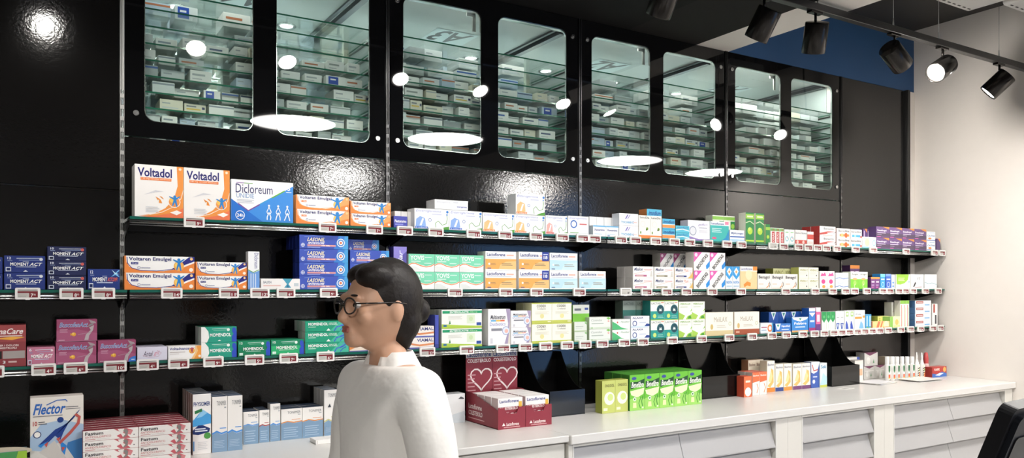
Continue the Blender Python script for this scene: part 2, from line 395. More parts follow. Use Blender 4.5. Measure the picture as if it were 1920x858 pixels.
for b in range(4):
    cab = empty('storage_cabinet', (b+.5, .2, 2.03), 0, f'lit storage cabinet with glass shelves behind the window marked {NAMES[b]}', 'cabinet', 'glass-shelved storage cabinets behind the windows')
    off = (-(b+.5), -.2, -2.03)
    def cb(name, x0, x1, y0, y1, z0, z1, m, bev=0): return box(name, x0+off[0], x1+off[0], y0+off[1], y1+off[1], z0+off[2], z1+off[2], m, cab, bev)
    cb('divider', b+.985, b+.998, .03, .42, 2.031, 2.60, GREYGREEN)
    cb('post', b+.962, b+.984, .42, .445, 2.031, 2.60, CREAM)
    cb('post', b+.004, b+.020, .42, .445, 2.031, 2.60, CREAM)
    # perforated support strip beside the divider
    bm = bmesh.new()
    bm_box(bm, b+.972+off[0], b+.9845+off[0], .04+off[1], .052+off[1], .001, .62)
    done('support_strip', bm, [STEEL], cab)
    bm = bmesh.new()
    for z in SHELFZ: bm_box(bm, b+.9800+off[0], b+.9848+off[0], .055+off[1], .40+off[1], z-.016-2.03, z-.011-2.03)
    done('shelf_support', bm, [BLACK_MATT], cab)
    for z in SHELFZ:
        bm = bmesh.new(); fs = bm_box(bm, b+.006+off[0], b+.979+off[0], SD0+off[1], SD1+off[1], z-.006-2.03, z-2.03)
        bm.normal_update()
        for f in bm.faces: f.material_index = 0 if abs(f.normal.z) > .5 else 1
        done('shelf', bm, [SHELFGLASS, EDGE2], cab)
    # ceiling rail at the bay joint, polished head profile along the windows, corner hinge
    bm = bmesh.new(); bm_box(bm, b+.955+off[0], b+.985+off[0], .10+off[1], .95+off[1], ZIN-.022-2.03, ZIN-2.03); bm_box(bm, b+.925+off[0], b+.940+off[0], .10+off[1], .95+off[1], ZIN-.010-2.03, ZIN-2.03)
    done('ceiling_rail', bm, [mat('dark_rail', (.05, .055, .06), rough=.3, metal=.6)], cab)
    bm = bmesh.new(); x0_, x1_ = b+.03+off[0], b+.97+off[0]
    prism_x(bm, [(.012+off[1], ZIN-.037-2.03), (.030+off[1], ZIN-.040-2.03), (.042+off[1], ZIN-.030-2.03), (.040+off[1], ZIN-.004-2.03), (.012+off[1], ZIN-.004-2.03)], x0_, x1_)
    done('head_profile', bm, [ALU], cab)
    bm = bmesh.new(); bm_box(bm, b+.425+off[0], b+.440+off[0], .028+off[1], .034+off[1], 2.655-2.03, ZIN-.04-2.03); bm_box(bm, b+.395+off[0], b+.425+off[0], .028+off[1], .034+off[1], ZIN-.055-2.03, ZIN-.04-2.03)
    done('hinge', bm, [STEEL], cab)
    # section mark on the ceiling, read from inside
    me = print_mesh('section_mark', .20, .17, 0, [('r', '#aab4b6', -.08, -.08, 1.08, 1.08), ('t', LETTER, NAMES[b], 0, 0, 1, 1, 'bi')])
    o = link('section_mark', me, (), cab); 
    o.location = (b+.545+off[0], .49+off[1]-.085, ZIN-.0005-2.03)
    # plane x,z -> lies on the ceiling facing down; text stands on its head for someone outside
    o.matrix_local = Matrix.Translation((b+.545+off[0], .49+off[1]-.085, ZIN-.0015-2.03)) @ Matrix(((-1, 0, 0, 0), (0, 0, 1, 0), (0, 1, 0, 0), (0, 0, 0, 1))) 
    # added strip light by the head profile, brightens the carton fronts
    ld = bpy.data.lights.new('added_strip_light', 'AREA'); ld.shape = 'RECTANGLE'; ld.size = .86; ld.size_y = .02; ld.energy = STRIP_W*(2.6 if b == 3 else 1.0); ld.color = (1, .97, .93)
    lo = bpy.data.objects.new('added_strip_light', ld); COL.objects.link(lo); lo.parent = cab; lo.location = (0, .055+off[1], ZIN-.03-2.03); lo.rotation_euler = (math.radians(28), 0, 0)
    # cartons
    for si, z in enumerate(SHELFZ):
        x = b+.03+random.uniform(0, .03)
        top = si >= 7
        xmax = b+.955
        while x < xmax-.05:
            W = random.uniform(.05, .095) if not top else random.uniform(.07, .13)
            if x+W > xmax: break
            H = random.uniform(.034, .046) if si < 9 else random.uniform(.05, .085)
            if si == 8: H = random.uniform(.045, .055)
            skip = random.random() < (.04 if si < 7 else .40 if si < 9 else 1.0)
            if b == 3: skip = random.random() < .10 or si == 9
            if not skip:
                D = random.uniform(.10, .14)
                k = random.choices(range(5), (6, 3, 2, 1, 1) if b != 3 else (10, 2, 1, 1, 0))[0]
                mk = random.choices(range(5), (4, .5, .5, 2, 6))[0]
                y = SD0+.012+D/2+random.uniform(0, .05)+(.05 if top else 0)
                if n_ind < 288: disp_carton(W, D, H, k, x+W/2, y, z+.0005, NAMES[b], mk)
                else: stuff_boxes.append((x, x+W, y-D/2, y+D/2, z+.0005, z+H, k))
                if si < 9 and random.random() < .85: stuff_boxes.append((x, x+W*.98, SD0+.262, SD0+.375, z+.0005, z+H*.97, random.randrange(5)))
            x += W+random.uniform(.004, .016)
    # shelves against the far wall of the dispensary, too far to tell apart singly
    for z in [2.05+.075*q for q in range(8)]:
        x = b+.02
        while x < b+.95:
            W = random.uniform(.05, .10)
            if random.random() < .9: stuff_boxes.append((x, min(x+W, b+.98), .92, 1.06, z, z+random.uniform(.04, .062), random.randrange(5)))
            x += W+random.uniform(.005, .02)
bm = bmesh.new()
for s in stuff_boxes: bm_box(bm, *s[:6], mi=s[6])
tag(done('stored_cartons', bm, DISP), 'crowd of pale medicine cartons deep in the dispensary shelves', 'medicine box', kind='stuff')
bm = bmesh.new()
for z in [2.05+.075*q for q in range(8)]: bm_box(bm, .01, 3.99, .90, 1.08, z-.008, z-.0005)
tag(done('rear_shelving', bm, [mat('rear_shelf', (.16, .19, .19), rough=.4)]), 'dim grey shelving along the far wall of the dispensary', 'shelf')
for i, x in enumerate((.29, .79, 1.30, 1.81, 2.31, 2.81, 3.34, 3.80)):
    r = empty('ceiling_downlight', (x, .75, ZIN), 0, 'round recessed downlight with chrome ring in the dispensary ceiling', 'downlight', 'downlights in the dispensary ceiling')
    lathe('ring', [(.030, 0), (.045, 0), (.046, -.004), (.040, -.008), (.030, -.004), (.030, 0)], CHROME, r, 24)
    lathe('lens', [(0, -.003), (.030, -.003), (.030, -.001), (0, -.001)], mat('downlight_lens', (1, .98, .94), emit=14), r, 20)
    ld = bpy.data.lights.new('downlight', 'SPOT'); ld.energy = DOWN_W*2; ld.spot_size = math.radians(120); ld.spot_blend = .6; ld.shadow_soft_size = .03; ld.color = (.96, 1, .98)
    lo = bpy.data.objects.new('downlight', ld); COL.objects.link(lo); lo.parent = r; lo.location = (0, 0, -.012)

# ================================================================== lamps of the shop
def aim(o, d): o.rotation_mode = 'QUATERNION'; o.rotation_quaternion = Vector(d).to_track_quat('-Z', 'Y')
ZT = 2.765; YT = -.765
trk = empty('lighting_track', (2.2, YT, ZT), 0, 'long black lighting track hung on thin wires below the ceiling', 'lighting track')
box('track_rail', -3.2, 4.68-2.2, -.017, .017, -.012, .022, mat('black_track', (.02, .02, .021), rough=.35), trk, bev=.002)
def wire(x):
    zt = (ZS if x < 3.02 else ZC)-ZT
    bm = bmesh.new(); bm_cyl(bm, (x-2.2, 0, .022), (x-2.2, 0, zt), .0012, None, 6); bm_cyl(bm, (x-2.2, 0, .022), (x-2.2, 0, .040 if zt < .05 else .062), .005, .002, 8)
    done('wire', bm, [STEEL], trk)
for px in (1533, 1675, 1760, 1873): wire(X_at(px, YT))
for x in (-.6, .5, 1.6): wire(x)
bm = bmesh.new(); tube(bm, [(4.655-2.2, 0, .02), (4.65-2.2, .004, .12), (4.63-2.2, -.004, .28), (4.62-2.2, 0, ZC-ZT)], .006, 8); done('cable', bm, [BLACK_MATT], trk)
LAMP = mat('anthracite_lamp_body', (.030, .027, .025), rough=.22, metal=.7)
LENS = mat('spot_lens', (1, .97, .92), emit=60)
def spot(x, d, label, power=1.0, cone_=78):
    r = empty('track_spotlight', (x, YT, ZT-.012), 0, label, 'spotlight', 'spotlights on the black track')
    d = Vector(d).normalized()
    box('adapter', -.045, .035, -.014, .014, -.012, 0, LAMP, r, bev=.002)
    cyl('stem', (0, 0, -.008), (0, 0, -.050), .006, LAMP, r, n=10)
    side = d.cross(UP).normalized()
    c = Vector((0, 0, -.105)) + (d*.012)
    Rr = .052; Ln = .135
    bm = bmesh.new()
    prof = [(0, -Ln/2), (Rr*.96, -Ln/2), (Rr, -Ln/2+.003), (Rr, Ln/2-.006), (Rr*.985, Ln/2-.005), (Rr*.985, Ln/2), (Rr*.93, Ln/2), (Rr*.90, Ln/2-.012), (0, Ln/2-.012)]
    bm_lathe(bm, prof, 32)
    M = Matrix.Translation(c) @ d.to_track_quat('Z', 'Y').to_matrix().to_4x4()
    bmesh.ops.transform(bm, matrix=M, verts=bm.verts[:])
    done('lamp_body', bm, [LAMP], r)
    p = c+d*(Ln/2-.009)
    bm = bmesh.new(); bm_cyl(bm, p, p+d*.003, Rr*.80, None, 24); done('lens', bm, [LENS], r)
    ld = bpy.data.lights.new('spot_beam', 'SPOT'); ld.energy = SPOT_W*power; ld.spot_size = math.radians(cone_); ld.spot_blend = .75; ld.shadow_soft_size = .035; ld.color = (1, .945, .87)
    lo = bpy.data.objects.new('spot_beam', ld); COL.objects.link(lo); lo.parent = r; lo.location = c+d*(Ln/2+.012); aim(lo, d)
def cdir(r, f, u): return RT*r + FW*f + UP*u
WALLWARD = (0, .56, -.83)
spot(-.22, (0, .62, -.78), 'track spotlight over the dark windowless bay joint', .9)
spot(.375, (-.05, .60, -.80), 'track spotlight above the first window of cabinet A4', 1.25)
spot(.78, (.1, .58, -.81), 'track spotlight above the second window of cabinet A4', 1.1)
spot(1.38, (-.05, .58, -.81), 'track spotlight above the first window of cabinet A3', .45)
spot(1.85, (.05, .58, -.81), 'track spotlight above the second window of cabinet A3', .4)
spot(2.42, cdir(-.35, .45, -.85), 'black cylinder track spotlight tilted downward below the charcoal soffit', .4)
spot(2.76, cdir(.02, .42, -.90), 'black cylinder track spotlight hanging almost upright below the pale soffit strip', .45)
spot(3.36, cdir(.66, .40, -.50), 'black cylinder track spotlight turned toward the white side wall', 4.8, 125)
spot(3.78, cdir(-.72, -.45, -.46), 'black cylinder track spotlight with its glowing lens facing the room', .6)
spot(4.34, cdir(-.60, .34, -.66), 'black cylinder track spotlight at the track end by the side wall', 1.2)
# flat round pendants over the service desk (seen as ellipses mirrored in the black glass)
PEND = mat('pendant_diffuser', (1, .97, .93), emit=PENDANT_E)
WIDE = mat('wide_pendant_diffuser', (1, .97, .93), emit=130)
def pendant(px, py, z, rad, label, grp='round pendants over the service desk'):
    v = on_z(px, py, z); x, y = v.x, -v.y
    r = empty('pendant_lamp', (x, y, z), 0, label, 'pendant lamp', grp)
    lathe('shade', [(0, .05), (rad*.5, .05), (rad, .034), (rad+.006, .03), (rad+.006, 0), (rad, 0), (rad, .026), (0, .03)], BLACK_MATT, r, 40)
    lathe('diffuser', [(0, .003), (rad-.002, .003), (rad-.002, .012), (0, .012)], PEND if rad < .3 else WIDE, r, 40)
    cyl('cord', (0, 0, .05), (0, 0, ZC-z), .004, BLACK_MATT, r, n=6)
for px, py, z, rad, wh in ((550, 232, 2.50, .253, 'mirrored in the A4 windows'), (835, 262, 2.50, .253, 'mirrored in the A3 windows'), (1180, 302, 2.50, .253, 'mirrored in the A2 windows'), (1338, 324, 2.43, .225, 'mirrored in the A1 windows')):
    pendant(px, py, z, rad, 'flat round white pendant lamp '+wh)
for px, py in ((640, 333), (985, 354)):
    pendant(px, py, 2.65, .31, 'wide round white pendant lamp deeper in the shop', 'wide pendants deeper in the shop')
v = (-1.3, 4.3, 2.65)  # added lamp out of view, brightens the person and the nearest cartons
PX = 960+FPX*((Vector(v)-CAM).dot(RT))/((Vector(v)-CAM).dot(FW)); PY = HORIZON-FPX*(v[2]-CAM.z)/((Vector(v)-CAM).dot(FW))
pendant(PX, PY, 2.65, .31, 'added wide round white pendant lamp out of view, brightening the person', 'wide pendants deeper in the shop')
# white perforated equipment trays hung under the ceiling in the corner
def ctray(cx, cy, z, lx, ly, rz, label):
    r = empty('ceiling_tray', (cx, cy, z), rz, label, 'ceiling tray')
    bm = bmesh.new()
    prof = rrect(-lx/2, lx/2, 0, .05, .02, 4)
    prism_y(bm, prof, -ly/2, ly/2); done('tray_body', bm, [WHITEPL], r)
    n = int(lx/.055)
    for i in range(n):
        for s in (-1, 1):
            x = -lx/2+.05+i*(lx-.1)/(n-1); box('slot', x-.012, x+.012, s*(ly/2-.022)-.004, s*(ly/2-.022)+.004, -.0012, .001, BLACK_MATT, r)
    for sx in (-1, 1): cyl('hanger', (sx*(lx/2-.08), 0, .05), (sx*(lx/2-.08), 0, ZC-z), .004, STEEL, r, n=6)
p = on_z(1792, 13, 3.02)
ctray(p.x-.03, p.y-.20, 3.02, .34, .40, 0, 'white perforated equipment tray under the ceiling above the track')
p = on_z(1893, 4, 3.02)
ctray(p.x+.14, p.y-.08, 3.02, .26, .24, 0, 'small white perforated tray at the ceiling beside the side wall')
# ================================================================== glass shelves
SZ = {1: 1.738, 2: 1.495, 3: 1.2575}; YF = -.213
SPAN = {1: (0, 5), 2: (-2, 5), 3: (-2, 5)}
XJ = {-2: -2, -1: -1, 0: 0, 1: 1, 2: 2, 3: 3, 4: 4, 5: 4.768}
WHICH = {-2: 'beyond the windowless bay', -1: 'in the windowless bay', 0: 'under window A4', 1: 'under window A3', 2: 'under window A2', 3: 'under window A1', 4: 'against the side wall'}
LEVEL = {1: 'highest', 2: 'middle', 3: 'lowest'}
for s in (1, 2, 3):
    for i in range(SPAN[s][0], SPAN[s][1]):
        x0, x1, z = XJ[i]+.004, XJ[i+1]-.004, SZ[s]
        if i == 4: x1 = XJ[5]
        r = empty('wall_shelf', ((x0+x1)/2, -.1, z-.03), 0, f'{LEVEL[s]} glass shelf with black steel tray {WHICH[i]}', 'shelf', 'glass shelves on the black wall')
        hw = (x1-x0)/2
        bm = bmesh.new(); bm_box(bm, -hw, hw, YF+.1, .1-.010, .021, .030, 0); bm.normal_update()
        for f in bm.faces: f.material_index = 0 if abs(f.normal.z) > .5 else 1
        done('glass_plate', bm, [SHELFGLASS, EDGE], r)
        bm = bmesh.new(); bm_box(bm, -hw, hw, -.103, .1-.010, .017, .0205, 0); bm_box(bm, -hw, hw, .07, .09, -.008, .017, 0)
        bm_box(bm, -hw, hw, -.103, -.099, .004, .017, 0)
        done('steel_tray', bm, [BLACK_MATT], r)
        bm = bmesh.new(); bm_cyl(bm, (-hw, -.108, .011), (hw, -.108, .011), .0042, None, 10); bm_cyl(bm, (-hw, -.108, .003), (hw, -.108, .003), .0025, None, 8)
        done('front_rail', bm, [CHROME], r)
        for sx in (-hw+.004, hw-.004):
            bm = bmesh.new(); prism_x(bm, [(.086, .016), (-.09, .016), (-.09, .008), (.086, -.035)], sx-.0015, sx+.0015)
            done('bracket', bm, [BLACK_MATT], r)

# ================================================================== carton designs: (front, side, top, prints)
def lines(c, u0, u1, v0, v1, n, t=.35):
    h = (v1-v0)/n
    return [('r', c, u0, v0+h*i, u1-(.12*(u1-u0) if i % 2 else 0), v0+h*(i+t)) for i in range(n)]
def man(c, u, v, s, a):   # leaping figure, a = aspect W/H
    k = s/a
    return [('e', c, u, v+s*1.05, k*.26), ('p', c, [(u-k*.9, v+s*1.15), (u-k*.95, v+s*.98), (u-k*.2, v+s*.45), (u-k*.45, v-s*.75), (u-k*.28, v-s*.85), (u, v-s*.1), (u+k*.28, v-s*1.0), (u+k*.45, v-s*.9), (u+k*.25, v+s*.45), (u+k*.95, v+s*1.1), (u+k*.85, v+s*1.22), (u, v+s*.75)])]
def D_patch(a):
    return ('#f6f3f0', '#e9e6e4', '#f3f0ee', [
        ('p', '#f2994a', [(.08, .02), (1, .02), (1, 1), (.86, 1), (.88, .62), (.80, .36), (.62, .18), (.38, .06)]),
        ('p', '#ee7b52', [(.1, .0), (1, .0), (1, .2), (.78, .09), (.45, .035)]), ('l', '#fbe9d8', [(1, .55), (.95, .38), (.80, .22), (.55, .1), (.3, .045)], .012),
        ('t', '#2b2a72', 'Voltadol', .06, .77, .76, .94, 'b'), ('r', '#ee8240', .12, .705, .75, .755), ('t', '#ffe9d8', '140 mg cerotto medicato', .14, .712, .73, .75),
        ('p', '#d9d9de', [(.18, .42), (.42, .48), (.60, .50), (.42, .52)]), ('p', '#f0953f', [(.42, .40), (.47, .33), (.50, .35), (.49, .28), (.56, .27), (.53, .34), (.50, .36)]), ('p', '#f0953f', [(.50, .41), (.57, .36), (.60, .35), (.55, .40)]),
        ('e', '#fdf3e6', .81, .31, .13), ('e', '#ef9b54', .81, .31, .115), ('e', '#f6c65f', .78, .35, .07), *man('#2f86cf', .82, .31, .095, a),
        ('p', '#fdf6ef', [(.72, .10), (.86, .15), (.97, .11), (.86, .055)]), ('e', '#fbe2c8', .93, .95, .03), *lines('#cfd2d8', .22, .5, .10, .22, 4)])
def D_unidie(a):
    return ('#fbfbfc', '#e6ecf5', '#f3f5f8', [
        ('p', '#3f8fe0', [(0, 0), (1, 0), (1, .92), (.27, .24), (0, .53)]), ('p', '#2673cf', [(0, 0), (.5, 0), (.27, .24), (0, .53)]),
        ('l', '#7a4a98', [(.11, .42), (.27, .255), (.45, .42)], .03), ('l', '#3a9bd6', [(.45, .42), (.65, .60)], .03), ('l', '#63b04a', [(.65, .60), (.86, .79)], .03),
        ('r', '#8c5aa8', .08, .915, .2, .93), ('r', '#6fb04f', .2, .915, .34, .93), ('t', '#34376f', 'Dicloreum', .07, .68, .66, .90), ('t', '#7fa3cf', 'UNIDIE', .08, .56, .36, .67),
        *lines('#b7bccb', .09, .36, .44, .54, 3), ('o', '#e8f2fd', .14, .14, .075, .15), ('t', '#ffffff', '24h', .09, .10, .19, .18, 'b'), ('t', '#fff', '5', .905, .80, .95, .90, 'b'), ('r', '#dcebfb', .88, .75, .97, .765),
        *[q for k, u in enumerate((.60, .75, .90)) for q in (('e', '#e9f3fd', u, .40, .018), ('l', '#e9f3fd', [(u, .37), (u-.035, .25), (u-.02, .20)], .02), ('l', '#e9f3fd', [(u, .37), (u+.035, .25), (u+.02, .20)], .02), ('l', '#e9f3fd', [(u, .24), (u-.03, .12), (u-.03-.01*k, .05)], .025), ('l', '#e9f3fd', [(u, .24), (u+.03, .12), (u+.02+.01*k, .05)], .025))]])
def D_gel(title, pct, a, acc='#2b2f85'):
    return ('#fbfaf8', '#f0a35c', '#f5efe8', [
        ('p', '#ef8c45', [(0, 0), (1, 0), (1, .62), (.80, .28), (.55, .10), (.22, .12), (.07, .35), (.03, .62), (.02, 1), (0, 1)]),
        ('l', acc, [(.035, .95), (.045, .55), (.10, .28), (.22, .14), (.45, .11), (.68, .22)], .04), ('p', acc, [(.66, .22), (.82, .66), (.92, .98), (1, 1), (1, .72), (.86, .5), (.76, .20)]) if acc == '#2b2f85' else ('p', '#f3a767', [(.75, .2), (.92, .98), (1, 1), (1, .5)]),
        ('t', '#26296e', title, .06, .66, .66, .94, 'b'), ('r', acc if acc == '#2b2f85' else '#ef8240', .09, .50, .19, .63), ('t', '#fff', pct, .10, .525, .18, .605),
        ('e', '#f5b257', .77, .42, .075), ('e', '#f7d06c', .755, .47, .045), *man('#2f86cf', .77, .45, .34, a), ('e', '#fff3e6', .95, .20, .03), ('e', '#f8c98e', .955, .86, .022),
        ('o', '#8c8fae', .20, .30, .022, .3), ('r', '#a9abc0', .23, .27, .36, .32)])
def D_entero(c1, c2, title='Enterogermina', g='#5a9e3c'):
    return ('#f4f6f7', '#e3e6e8', '#eef0f1', [
        ('t', '#8f97cf', title, .04, .80, .76, .95, 'i'), ('r', '#c3c8e4', .50, .72, .78, .755), ('p', c2, [(.03, .08), (.05, .48), (.16, .62), (.30, .52), (.33, .14), (.2, .1)]), ('p', '#f3f5f8', [(.14, .16), (.20, .16), (.27, .5), (.22, .52)]), ('r', c1, .02, .03, .38, .12), ('t', '#fff', '2 miliardi', .04, .045, .36, .105),
        ('p', g, [(.70, 0), (1, 0), (1, .16), (.86, .11)]), ('l', g, [(.62, .06), (.60, .30), (.68, .42), (.80, .22), (.92, .30), (.95, .55), (.93, .78)], .028), ('e', '#3f82cf', .95, .88, .035), ('e', '#3f82cf', .94, .74, .022), ('o', '#5f7fc0', .44, .45, .045, .25)])
def D_lacto(band, tint, extra=None, title='Lactoflorene'):
    p = [('r', tint, 0, .06, 1, .60), ('p', band, [(.42, .06), (.48, .3), (.66, .46), (1, .50), (1, .06)]), ('t', '#2f3f86', title, .05, .74, .64, .92, 'b'), ('r', '#f0b8a8', .68, .76, .92, .84), ('r', '#9aa4c4', .05, .66, .85, .675),
         ('e', '#fff', .12, .34, .03), *lines('#8b7a63', .16, .34, .28, .40, 2), *lines('#8b7a63', .52, .88, .26, .42, 2), ('r', '#3b4a86', .06, .09, .18, .13)]
    if extra: p += [('r', '#2e3f9c', .76, .52, .99, 1), ('t', '#fff', extra, .81, .62, .94, .80, 'b'), ('r', '#dfe4ff', .80, .86, .95, .90)]
    return ('#fdfcfb', '#efece8', '#f6f3ef', p)
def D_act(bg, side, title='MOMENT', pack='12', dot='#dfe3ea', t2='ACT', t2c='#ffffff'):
    return (bg, side, side, [
        ('l', '#dfe5f2', [(.30, .84), (.9, .86)], .03), ('l', '#9fb0d8', [(.36, .74), (.86, .75)], .02), ('e', dot, .90, .80, .045), ('t', '#e8ecf6', pack, .08, .78, .17, .93, 'b'), ('r', '#8796bd', .08, .68, .2, .72), ('r', '#b8c3de', .45, .64, .6, .67),
        ('t', '#ffffff', title, .15, .40, .60, .60, 'b'), ('t', t2c, t2, .61, .40, .93, .60, 'bi'), ('r', '#c3cce4', .28, .32, .78, .36), ('p', '#e3e8f2', [(.46, .06), (.58, .06), (.52, .16)]), ('r', '#cfd6e6', .04, .07, .17, .32), ('r', side, .06, .12, .15, .27)])
def D_menstr(a):
    return ('#9a4a6c', '#7c3854', '#8a4262', [
        ('p', '#a85a7c', [(0, .5), (.5, .55), (1, .35), (1, 0), (0, 0)]), ('t', '#dff0fb', 'BuscofenAct', .065, .64, .77, .86, 'bi'), ('t', '#3d6fb5', 'BuscofenAct', .07, .655, .765, .85, 'i'),
        ('e', '#e2a53c', .42, .32, .055), ('e', '#f4cd6a', .405, .35, .03), ('p', '#e2a53c', [(.34, .25), (.39, .32), (.34, .38)]), *lines('#d5a9bd', .08, .27, .42, .58, 3), ('r', '#d9b6c6', .05, .05, .2, .08),
        ('p', '#a89a9f', [(.78, .98), (.95, .88), (.98, .80), (.84, .82)]), ('p', '#8f8a8d', [(.74, .62), (.90, .74), (.92, .82), (.82, .78)]), ('p', '#b9aeb2', [(.68, .05), (.72, .30), (.84, .50), (.80, .62), (.92, .72), (.90, .50), (.80, .25), (.78, .05)]), ('l', '#b58a9c', [(.52, .30), (.72, .36), (.86, .40)], .025), ('r', '#b27b95', 0, .0, 1, .02)])
def D_green(title, sub, bg='#1f9168', shade='#2a3fae'):
    return (bg, '#14593f', '#1c7a57', [
        ('r', '#2fb384', 0, .55, 1, 1) if sub != '12' else ('r', '#1a865f', 0, .6, 1, 1), ('l', '#d9f2e6', [(.30, .86), (.72, .88)], .03), ('l', '#a8dcc4', [(.34, .77), (.70, .78)], .02), ('e', '#e8f4ee', .76, .80, .045),
        ('t', '#fff', title, .16, .38, .80, .58, 'b'), ('r', '#bfe6d4', .24, .30, .70, .335), ('p', '#e6f5ee', [(.46, .07), (.56, .07), (.51, .16)]),
        ('p', '#3350bd', [(.87, 0), (.86, .35), (.91, .52), (.87, .68), (.88, .88), (.93, .95), (.98, .85), (1, .6), (1, 0)]), ('t', '#eafaf2', sub, .05, .78, .14, .92, 'b'), ('r', '#d5efe2', .04, .07, .15, .24)])
def D_greengel():
    return ('#219a78', '#d6dcd6', '#1c7a5c', [
        ('p', '#47b79a', [(.55, 0), (1, 0), (1, 1), (.80, 1)]), ('t', '#fff', 'MOMENDOL', .07, .58, .52, .85, 'b'), ('t', '#e9f7f1', '10%GEL', .54, .60, .74, .84), ('r', '#cdeee0', .07, .42, .24, .48), ('p', '#e6f5ee', [(.48, .07), (.58, .07), (.53, .30)]),
        ('l', '#3d55c8', [(.66, .04), (.72, .40), (.86, .55), (.98, .92)], .10), ('l', '#3d55c8', [(.80, .08), (.86, .35), (.94, .52)], .08), ('l', '#5c74dc', [(.70, .3), (.84, .62), (.9, .95)], .05)])
def D_target():
    return ('#3f57b8', '#1c2f7e', '#2d449f', [
        ('p', '#3c7fd0', [(.70, 0), (1, 0), (1, 1), (.80, 1)]), ('p', '#4aa0dc', [(.88, 0), (1, 0), (1, 1), (.93, 1)]), ('l', '#7f9fe0', [(.10, .86), (.28, .95), (.46, .92), (.52, .78)], .03),
        ('t', '#f4e9c0', 'LASONIL', .155, .54, .51, .82, 'bi'), ('t', '#ffffff', 'ANTIDOLORE', .165, .34, .51, .50, 'bi'), ('r', '#d99a9c', .16, .175, .74, .30), ('t', '#fff', '10% GEL', .45, .19, .62, .285, 'b'), ('r', '#a9b8e4', .16, .08, .42, .12),
        ('o', '#e4ecfa', .07, .25, .038, .22), ('l', '#e4ecfa', [(.07, .10), (.07, .40)], .035), ('l', '#e4ecfa', [(.04, .25), (.10, .25)], .035),
        ('o', '#dfeaf8', .845, .48, .085, .22), ('e', '#f6f2ee', .845, .48, .045), ('e', '#e0764f', .845, .48, .024)])
def D_yovis():
    return ('#fbfaf8', '#dfe8e2', '#8fdcbb', [
        ('p', '#7fd9b4', [(0, .42), (.12, .50), (.24, .52), (.45, .40), (.68, .32), (.88, .38), (1, .48), (1, 1), (0, 1)]), ('l', '#e98a4c', [(0, .36), (.12, .46), (.26, .47), (.46, .34), (.68, .27), (.88, .33), (1, .44)], .05),
        ('t', '#fff', 'YOVIS', .06, .66, .60, .92, 'b'), ('r', '#e3f6ee', .62, .80, .90, .84), ('r', '#e3f6ee', .10, .56, .46, .61), ('p', '#e6e9e6', [(0, 0), (.5, .1), (.25, .3), (0, .32)]), ('r', '#fff', .60, .47, .88, .50)])
def D_maal(band, side):
    return ('#f8f6f2', side, '#efece7', [
        ('t', '#3a4676', 'Maalox', .05, .62, .48, .90, 'bi'), ('t', '#d06a4a', 'Plus', .50, .64, .76, .88, 'i') if side == '#e8c98a' else ('r', '#e0aeb4', .52, .70, .9, .76),
        ('l', '#e0b4a8', [(.02, .32), (.3, .44), (.6, .60), (.95, .72)], .03), ('r', band, .10, .10, .66, .26), ('r', '#f7ead0', .15, .15, .50, .20), ('p', '#d9d6cf', [(.82, .1), (.95, .1), (.92, .6), (.86, .6)])] + ([('p', '#f0bd66', [(.72, 0), (1, 0), (1, .62), (.9, .3)])] if side == '#e8c98a' else []))
def D_diag(pink='#dc5fae', txt='BIOCHETASI'):
    return ('#f6f4f2', '#ddd9d2', '#e9e6e2', [
        ('p', pink, [(0, 1), (.5, 1), (0, .45)]), ('e', '#f6d7ea', .14, .86, .09), ('p', '#2e8fdc', [(1, .55), (.76, .28), (.78, .10), (.86, .10), (1, .24)])], 'diag')
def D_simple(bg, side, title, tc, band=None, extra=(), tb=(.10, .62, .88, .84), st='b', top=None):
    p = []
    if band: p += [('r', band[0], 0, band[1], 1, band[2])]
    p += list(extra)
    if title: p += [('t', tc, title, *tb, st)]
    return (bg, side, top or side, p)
def D_wave(acc='#e0893a', title='TONIMER', hi=.48):
    return ('#edeae6', '#d9d6d0', '#3e4e66', [
        ('p', '#7f9dba', [(0, 0), (1, 0), (1, hi-.02), (.6, hi-.05), (.3, hi+.0), (0, hi-.05)]), ('l', acc, [(0, hi-.03), (.3, hi+.015), (.6, hi-.03), (1, hi)], .03),
        ('t', '#5b6066', title, .30, .84, .92, .92), ('r', '#8f949a', .80, .79, .92, .81), *lines('#a9c0d6', .12, .80, .08, hi-.14, 5), ('r', acc, .50, hi+.06, .92, hi+.075)])
def D_fast():
    return ('#f3efec', '#b95b62', '#8e3d47', [
        ('p', '#c9606a', [(.55, 1), (.70, .55), (.60, .30), (.68, 0), (.86, 0), (.80, .3), (.90, .75), (.78, 1)]), ('p', '#ece6e2', [(.62, .95), (.74, .98), (.72, .55), (.80, .30), (.72, .10), (.68, .45)]), ('p', '#8a8683', [(.70, .05), (.76, .40), (.72, .80), (.78, .95), (.82, .6), (.78, .2)]), ('p', '#d98a8e', [(.82, .85), (.90, .72), (.86, .30), (.80, .4)]),
        ('t', '#2a2a2e', 'Fastum', .04, .56, .36, .88, 'b'), ('t', '#c05a5e', 'ANTIDOLORIFICO', .035, .28, .50, .48), ('r', '#cf8a8c', .035, .12, .22, .18), ('r', '#c9c6c4', .24, .13, .48, .16), ('p', '#33343a', [(.90, .35), (.94, .35), (.92, .25)]), ('r', '#d7b9b8', 0, .0, 1, .03)])

